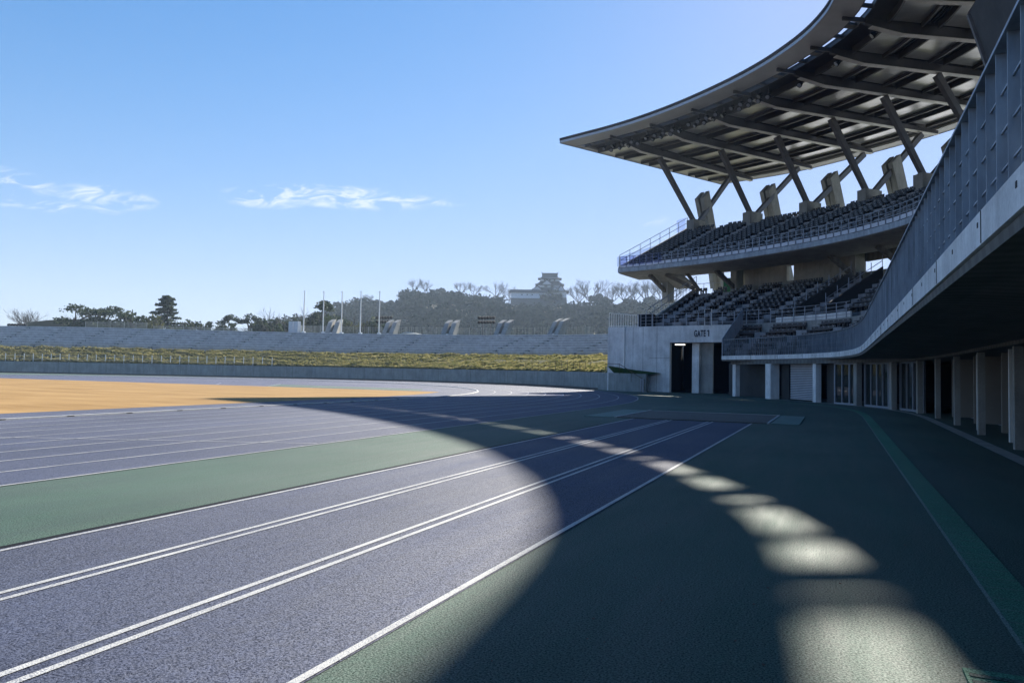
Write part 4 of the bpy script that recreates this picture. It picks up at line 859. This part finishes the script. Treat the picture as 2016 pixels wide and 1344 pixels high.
def limb(mb, p, d, l, r, depth, tips, rng, up_=.25, spread=.7, n=3, sides=5):
    q = p+d*l*.5+Vector((rng.uniform(-1, 1), rng.uniform(-1, 1), rng.uniform(-.3, .3)))*l*.09; e = q+(d+Vector((0, 0, up_*.4))).normalized()*l*.5
    mb.tube([p, q, e], [r, r*.82, r*.62], sides); tips.append((e, depth))
    if depth <= 0: return
    for _ in range(n):
        nd = (d+Vector((rng.uniform(-1, 1), rng.uniform(-1, 1), rng.uniform(-.5, .8)+up_))*spread).normalized(); limb(mb, q if rng.random() < .3 else e, nd, l*rng.uniform(.6, .85), r*.58, depth-1, tips, rng, up_, spread, n, 4 if depth < 3 else sides)
def bare_tree(name, label, x, y, z, h, seed, mname='barkf', group='bare trees on the castle ridge'):
    rng = random.Random(seed); t = thing(name, label, 'tree', (x, y, z), group); m = MB(); tips = []
    m.tube([(x, y, z-1), (x+.1*h*rng.uniform(-.3, .3), y, z+h*.22)], [h*.045, h*.034], 7)
    b0 = Vector((x, y, z+h*.2))
    for k in range(4):
        a_ = k*1.57+rng.uniform(-.4, .4); limb(m, b0, Vector((math.cos(a_)*.9, math.sin(a_)*.9, .8)).normalized(), h*.36, h*.028, 5, tips, rng, .18, .75, 3)
    m.build('branches', mname, t)
def leafy_tree(name, label, x, y, z, h, w_, seed, leaf='leafd', group='trees behind the terraces', form='broad', dens=1.0, size=None):
    rng = random.Random(seed); t = thing(name, label, 'tree', (x, y, z), group); m = MB(); tips = []; size = size or h*.028
    cl = []
    if form == 'conifer':
        m.tube([(x, y, z-1), (x, y, z+h)], [h*.03, h*.004], 7)
        for k in range(58):
            f_ = .18+.80*k/58; rr_ = w_*.5*(1-f_)**.7*rng.uniform(.55, 1.2)+.1; a_ = k*2.4+rng.uniform(-.5, .5)
            e = Vector((x+math.cos(a_)*rr_, y+math.sin(a_)*rr_, z+h*f_+rng.uniform(-.02, .02)*h)); m.tube([(x, y, z+h*f_-.3), e], [h*.007, h*.002], 4)
            for u_ in (.4, .7, .95): cl.append((x+math.cos(a_)*rr_*u_, y+math.sin(a_)*rr_*u_, z+h*f_+.08, w_*.075, w_*.075, h*.014))
    elif form == 'pine':
        tr_ = [Vector((x, y, z-1)), Vector((x+w_*.05, y, z+h*.4)), Vector((x-w_*.04, y, z+h*.8))]; m.tube(tr_, [h*.035, h*.028, h*.012], 7)
        for k in range(16):
            f_ = rng.uniform(.42, .95); a_ = rng.random()*6.28; rr_ = w_*.5*rng.uniform(.35, 1)*math.sin(math.pi*min(1, (f_-.3)/.75)*.8+.35)
            e = Vector((x+math.cos(a_)*rr_, y+math.sin(a_)*rr_, z+h*f_)); m.tube([(x, y, z+h*f_*.82), (x+math.cos(a_)*rr_*.5, y+math.sin(a_)*rr_*.5, z+h*(f_-.05)), e], [h*.012, h*.008, h*.004], 5)
            cl.append((e.x, e.y, e.z, w_*.17, w_*.17, h*.055)); cl.append((e.x*.7+x*.3, e.y*.7+y*.3, e.z+h*.03, w_*.13, w_*.13, h*.045))
        cl.append((x, y, z+h*.93, w_*.22, w_*.22, h*.07))
    else:
        m.tube([(x, y, z-1), (x, y, z+h*.35)], [h*.04, h*.03], 7)
        for k in range(5): a_ = k*1.26+rng.random(); limb(m, Vector((x, y, z+h*.3)), Vector((math.cos(a_), math.sin(a_), 1.1)).normalized(), h*.28, h*.02, 2, tips, rng, .3, .6, 2)
        for k in range(int(20)):
            a_ = rng.random()*6.28; rr_ = w_*.42*math.sqrt(rng.random()); zz = z+h*(.48+.42*rng.random()*(1-.5*(rr_/(w_*.42))**2)); cl.append((x+math.cos(a_)*rr_, y+math.sin(a_)*rr_, zz, w_*rng.uniform(.10, .17), w_*rng.uniform(.10, .17), h*rng.uniform(.06, .11)))
    m.build('trunk', 'bark', t); c = MB(); leaves(c, cl, int((70 if form != 'conifer' else 26)*dens), size*(.75 if form != 'broad' else .85), seed, .4 if form != 'broad' else 0); c.build('crown', leaf, t)
def polar(az, dist): return dist*math.sin(R(az)), dist*math.cos(R(az))
LT = [(-54.2, 168, 12.4, 14, 'pine', 'wide flat topped dark pine, leftmost of the tree row'), (-52.4, 170, 12.6, 12.5, 'pine', 'low spreading dark pine second from the left'), (-50.7, 172, 13.2, 10, 'broad', 'round dense dark tree right of two spreading pines'), (-48.65, 166, 15.3, 12.5, 'conifer', 'tall pointed cedar standing above the left tree row'),
      (-49.6, 160, 11.5, 7, 'broad', 'olive bushy tree at the foot of the tall cedar'), (-47.3, 170, 12.4, 8, 'broad', 'small dark tree just right of the tall cedar'), (-45.9, 172, 12.3, 8, 'broad', 'low dark round tree in the gap right of the cedar'), (-44.4, 171, 12.4, 6.5, 'pine', 'small ragged pine in the middle of the left tree row'), (-43.2, 174, 12.8, 6.5, 'pine', 'narrow ragged dark tree before the pale gap'),
      (-42.3, 172, 13.3, 7, 'broad', 'dark leaning tree left of the pale cabinets'), (-41.2, 172, 13.3, 7.5, 'broad', 'round dark tree above a pale roofline'), (-40.1, 171, 13.8, 7.5, 'broad', 'taller dark tree left of the first flagpole'), (-40.7, 164, 12, 7, 'broad', 'dark tree right behind the pale cabinets'), (-39.1, 170, 13.4, 7.5, 'broad', 'olive tree behind the first flagpole'),
      (-38.1, 165, 15.4, 7.5, 'pine', 'tall layered pine between the first two flagpoles'), (-37.0, 172, 14.8, 8.5, 'broad', 'bushy tree behind the leftmost concrete block'), (-35.6, 168, 14, 8, 'broad', 'bushy olive tree behind the fourth flagpole'), (-34.3, 170, 13.6, 8, 'broad', 'bushy tree behind the rightmost flagpole')]
for i, (az, dist, h_, w_, form, lab) in enumerate(LT):
    x, y = polar(az, dist); leafy_tree({'pine': 'pine_tree', 'conifer': 'cedar_tree', 'broad': 'broadleaf_tree'}[form], lab, x, y, 0.5, h_, w_, 40+i, 'leafo' if 'olive' in lab else 'leafd', form=form, dens=1.15)
x, y = polar(-55.7, 185); bare_tree('bare_tree', 'pale leafless tree beyond the low mound at the far left', x, y, 1, 10.0, 3, group='bare trees behind the terraces'); x, y = polar(-40.8, 182); bare_tree('bare_tree', 'pale leafless tree behind the dark row near the first flagpole', x, y, 1, 11.6, 5, group='bare trees behind the terraces')
# low mound / building roof at far left
m = MB(); m.loft([[(*polar(a_, 178), 6), (*polar(a_, 178), 9.6+1.1*math.sin(math.pi*min(1, max(0, (a_+57.0)/6.2)))), (*polar(a_, 196), 9.5), (*polar(a_, 196), 6)] for a_ in np.linspace(-57, -50.5, 14)], True); struct('hill_mound', m, 'earth')
# ================================================================== CASTLE HILL
def ridge(az):
    A = [-40, -38, -36.8, -35.2, -33.8, -32.6, -31.9, -30, -26, -24.4, -23.9, -20.5, -19.2, -16, -12, -7, -2, 4]; T = [.060, .070, .0800, .0860, .0850, .0850, .1040, .1040, .0985, .0965, .0930, .0920, .0895, .0915, .0935, .090, .075, .05]
    return float(np.interp(az, A, T))
HD = 500.0
m = MB(); rings = []
for az in np.linspace(-42, 6, 120):
    rg = []
    for j, (fd, fh) in enumerate(((.56, .0), (.62, .18), (.70, .42), (.78, .62), (.86, .80), (.93, .92), (.985, 1.0), (1.06, 1.0), (1.3, .4), (1.5, 0))):
        top = ridge(az)*HD; x, y = polar(az, HD*fd); nz = noise.noise((x*.012, y*.012, 1))*7*(fh > 0)*(fh < .95); rg.append((x, y, max(0, 1.6+(top-2.5)*fh+nz)))
    rings.append(rg)
m.loft(rings); struct('castle_hill', m, 'earth')
def hillz(az, fd):
    t = np.interp(fd, (.56, .62, .70, .78, .86, .93, .985), (0, .18, .42, .62, .80, .92, 1.0)); return 1.6+(ridge(az)*HD-2.5)*t
cl = []; rng = random.Random(11)
for i in range(1500):
    az = rng.uniform(-41, -6); fd = rng.uniform(.56, .985); x, y = polar(az, HD*fd); z = hillz(az, fd); r_ = rng.uniform(3.0, 6.8)*(1.0 if fd < .93 else .7)
    zc = z+r_*.30 if fd < .93 else z-r_*.25
    if -24.3 < az < -19.2 and fd > .86: zc -= 4.2
    if -32.2 < az < -24.3 and fd > .92: zc = z-r_*.7
    for k in range(3): cl.append((x+rng.uniform(-.5, .5)*r_, y+rng.uniform(-.5, .5)*r_, zc+rng.uniform(-.2, .25)*r_, r_*.62, r_*.62, r_*.55))
fo = MB(); leaves(fo, cl, 26, 1.0, 5); tag(fo.build('hillside_wood', 'leafh'), 'dense hazy evergreen wood covering the castle hill', 'wood', kind='stuff')
# stone ramparts along the ridge
rw = thing('stone_rampart', 'long grey stone rampart edge along the hill top left of the castle', 'rampart', (*polar(-28, 495), 45))
m = MB(); m.loft([[(*polar(a_, 487), ridge(a_)*487-12), (*polar(a_, 491), ridge(a_)*491+.9), (*polar(a_, 500), ridge(a_)*491+.9), (*polar(a_, 500), ridge(a_)*487-12)] for a_ in [-31.95, -31.7]+list(np.linspace(-31, -24.2, 14))], True); m.build('wall', 'stone', rw)
# castle: local frame x to the right as seen from the stadium, y away
def castle():
    az0 = -20.75; D = 505; cx, cy = polar(az0, D); fx = Vector((math.cos(R(az0)), -math.sin(R(az0)), 0)); fy = Vector((math.sin(R(az0)), math.cos(R(az0)), 0)); K = thing('castle_keep', 'white plastered three storey castle keep with grey tiled gables on the hill', 'castle', (cx, cy, 40)); C0 = Vector((cx, cy, 0))
    def W_(x, y, z): return C0+fx*x+fy*y+Vector((0, 0, z))
    def cube(mb, x0, x1, y0, y1, z0, z1, tx=0, ty=0):
        mb.add([W_(x0, y0, z0), W_(x1, y0, z0), W_(x1, y1, z0), W_(x0, y1, z0), W_(x0+tx, y0+ty, z1), W_(x1-tx, y0+ty, z1), W_(x1-tx, y1-ty, z1), W_(x0+tx, y1-ty, z1)], [(0,3,2,1),(4,5,6,7),(0,1,5,4),(1,2,6,5),(2,3,7,6),(3,0,4,7)])
    def roofm(mb, x0, x1, y0, y1, z, h_, over, tx, ty):
        """hipped skirt roof with upturned curved eaves"""
        pr = [(0, 0), (.25, .13), (.55, .42), (1, 1)]; rings = []
        for u_, v_ in pr:
            X0_, X1_, Y0_, Y1_ = x0-over+(over+tx)*u_, x1+over-(over+tx)*u_, y0-over+(over+ty)*u_, y1+over-(over+ty)*u_; lift = .55*(1-u_)**2; mx, my = (X0_+X1_)/2, (Y0_+Y1_)/2; zz = z+h_*v_
            rings.append([W_(X0_, Y0_, zz+lift), W_(mx, Y0_, zz), W_(X1_, Y0_, zz+lift), W_(X1_, my, zz), W_(X1_, Y1_, zz+lift), W_(mx, Y1_, zz), W_(X0_, Y1_, zz+lift), W_(X0_, my, zz)])
        rings.insert(0, [v-Vector((0, 0, .45)) for v in rings[0]]); mb.loft(rings, True)
    zb_ = 51.6
    m = MB(); cube(m, -12.2, 12.6, -7.5, 7.5, 40, zb_, 1.2, 1.0); m.build('stone_base', 'stone', K)
    m = MB(); cube(m, -11.4, 11.4, -6.6, 6.6, zb_, zb_+4.4); cube(m, -8.2, 8.2, -5.0, 5.0, zb_+4.4, zb_+9.4); cube(m, -6.3, 6.3, -3.8, 3.8, zb_+9.4, zb_+13.6); m.build('plaster_walls', 'plaster', K)
    r1 = MB(); roofm(r1, -11.4, 11.4, -6.6, 6.6, zb_+3.9, 2.9, 1.7, 3.2, 1.6); r1 = r1.build('roof', 'tile', K)
    r2 = MB(); roofm(r2, -8.2, 8.2, -5.0, 5.0, zb_+8.6, 2.7, 1.6, 1.9, 1.2); r2 = r2.build('roof', 'tile', K)
    m = MB()     # top hip-and-gable
    roofm(m, -6.3, 6.3, -3.8, 3.8, zb_+12.8, 2.2, 1.7, 1.7, 2.4); z = zb_+14.7
    m.add([W_(-5.2, -2.0, z-.4), W_(5.2, -2.0, z-.4), W_(5.2, 2.0, z-.4), W_(-5.2, 2.0, z-.4), W_(-5.5, 0, z+2.2), W_(5.5, 0, z+2.2)], [(0, 1, 5, 4), (2, 3, 4, 5), (1, 2, 5), (3, 0, 4), (0, 3, 2, 1)])
    r3 = m.build('roof', 'tile', K)
    m = MB(); m.bar(W_(-5.6, 0, z+2.35), W_(5.6, 0, z+2.35), .5, .5)
    for sx in (-1, 1): m.bar(W_(sx*5.4, 0, z+2.4), W_(sx*5.7, 0, z+3.6), .4, .55, w2=.12, h2=.12)
    m.build('ridge_ornament', 'tile', r3)
    def gable(x, zg, w_, h_, y, par, rk=.55):
        g_ = MB(); g_.add([W_(x-w_/2, y, zg), W_(x+w_/2, y, zg), W_(x, y, zg+h_), W_(x-w_/2, y+3, zg), W_(x+w_/2, y+3, zg), W_(x, y+3, zg+h_)], [(0, 1, 2), (3, 5, 4), (0, 3, 4, 1)]); g_.build('gable', 'plaster', par)
        g_ = MB()
        for sx in (-1, 1): g_.bar(W_(x+sx*(w_/2+.7), y+1.2, zg-.25), W_(x, y+1.2, zg+h_+.35), 3.4, rk, (0, 0, 1))
        g_.build('gable_roof', 'tile', par)
    gable(-1.9, zb_+8.9, 6.4, 2.7, -6.4, r2); gable(-8.3, zb_+4.4, 7.4, 2.7, -8.2, r1); gable(3.4, zb_+4.2, 4.6, 2.4, -8.6, r1); gable(7.6, zb_+4.4, 4.0, 3.6, -8.0, r1)
    m = MB()
    for x in (-3.6, 0, 3.2): cube(m, x-.5, x+.5, -3.86, -3.81, zb_+11.4, zb_+12.5)
    for x in (-2.6, 1.6): cube(m, x-1.0, x+1.0, -5.06, -5.01, zb_+7.0, zb_+8.0)
    for x in (-4, -1, 2): cube(m, x-.6, x+.6, -6.66, -6.61, zb_+1.6, zb_+2.6)
    m.build('window', 'wood', K)
    T = thing('castle_turret_hall', 'long low white walled hall with a tiled roof left of the keep', 'building', (cx, cy, 44), None)
    a = MB(); cube(a, -26.2, -2.5, -12.5, -8.8, 40, 50.2, .2, .2); a.build('stone_base', 'stone', T)
    a = MB(); cube(a, -25.8, -2.7, -12.2, -9.0, 50.2, 54.4); a.build('plaster_walls', 'plaster', T)
    a = MB(); 
    for x in (-18.5, -14.9, -11.6, -6.5): cube(a, x-.4, x+.4, -12.26, -12.21, 52.2, 52.9)
    a.build('window', 'wood', T)
    a = MB(); a.add([W_(-27.4, -13.2, 53.9), W_(-1.6, -13.2, 53.9), W_(-1.6, -8, 53.9), W_(-27.4, -8, 53.9), W_(-26.4, -10.6, 56.2), W_(-1.6, -10.6, 56.2)], [(0, 1, 5, 4), (2, 3, 4, 5), (1, 2, 5), (3, 0, 4), (0, 3, 2, 1)]); a.build('roof', 'tile', T)
castle()
BR = [(-31.2, 500, 7.5, 'leafless tree at the left corner of the stone rampart'), (-30.4, 506, 7.0, 'second leafless tree on the rampart'), (-27.6, 500, 8.5, 'leafless tree in the middle of the rampart'), (-26.6, 503, 7.5, 'leafless tree right of the middle of the rampart'), (-24.9, 500, 9.5, 'spreading leafless tree left of the white hall'), (-23.9, 498, 8.5, 'leafless tree touching the left end of the white hall'),
      (-18.5, 500, 11, 'leafless tree just right of the keep'), (-17.6, 496, 14, 'tall pale leafless tree right of the keep'), (-15.9, 498, 11, 'leafless tree midway between keep and stand'), (-15.0, 500, 12, 'rounded leafless tree on the right ridge'), (-14.2, 498, 11.5, 'leafless tree nearer the stand on the right ridge'), (-13.3, 500, 12.5, 'leafless tree beside the stand end wall'), (-12.3, 500, 11.5, 'leafless tree seen just past the stand stair'), (-11.2, 502, 11, 'leafless tree behind the lower tier opening'), (-34.7, 490, 6, 'small leafless tree on the low left ridge')]
for i, (az, dist, h_, lab) in enumerate(BR):
    x, y = polar(az, dist); bare_tree('bare_tree', lab, x, y, ridge(az)*dist+1.2-.5, h_*1.1, 100+i)
HT = [(-36.9, 480, 8, 8, 'dark round tree at the foot of the castle ridge, left'), (-34.0, 486, 8, 9, 'flat crowned tree above the rightmost flagpole'), (-33.0, 492, 7, 7, 'round tree left of the rampart corner'), (-29.2, 492, 8, 7, 'small dark evergreen on the rampart'), (-28.3, 495, 6, 5, 'narrow evergreen in the middle of the rampart'), (-17.1, 488, 12, 11, 'round dark evergreen right of the keep'), (-16.4, 486, 10, 9, 'second dark evergreen right of the keep'), (-22.4, 470, 11, 12, 'large rounded evergreen below the white hall'), (-20.6, 466, 15, 14, 'broad evergreen hiding the foot of the keep'), (-19.5, 470, 12, 12, 'olive evergreen at the right foot of the keep'), (-14.6, 492, 8, 9, 'dark evergreen under the leafless trees at the right'), (-13.0, 490, 9, 10, 'dark evergreen next to the stand on the ridge')]
for i, (az, dist, h_, w_, lab) in enumerate(HT):
    x, y = polar(az, dist); zz = ridge(az)*dist-2.0-(12 if dist < 475 else 0)+(11 if az == -20.6 else 0); leafy_tree('evergreen_tree', lab, x, y, zz, h_, w_, 200+i, 'leafh', 'evergreens on the castle ridge', 'broad', 1.0, .75)
# ================================================================== HAZE
def haze():
    m = bpy.data.materials.new('haze'); m.use_nodes = True; n, l = m.node_tree.nodes, m.node_tree.links; n.remove(n['Principled BSDF'])
    v = n.new('ShaderNodeVolumePrincipled'); v.inputs['Color'].default_value = (.66, .82, 1, 1); v.inputs['Density'].default_value = .00042; v.inputs['Anisotropy'].default_value = .0; l.new(v.outputs[0], n['Material Output'].inputs['Volume'])
    MT['haze'] = m; a = MB().box((-900, -120, -1.06), (500, 900, 92)); o = a.build('haze', 'haze'); o['kind'] = 'stuff'
HAZE = True
if HAZE: haze()
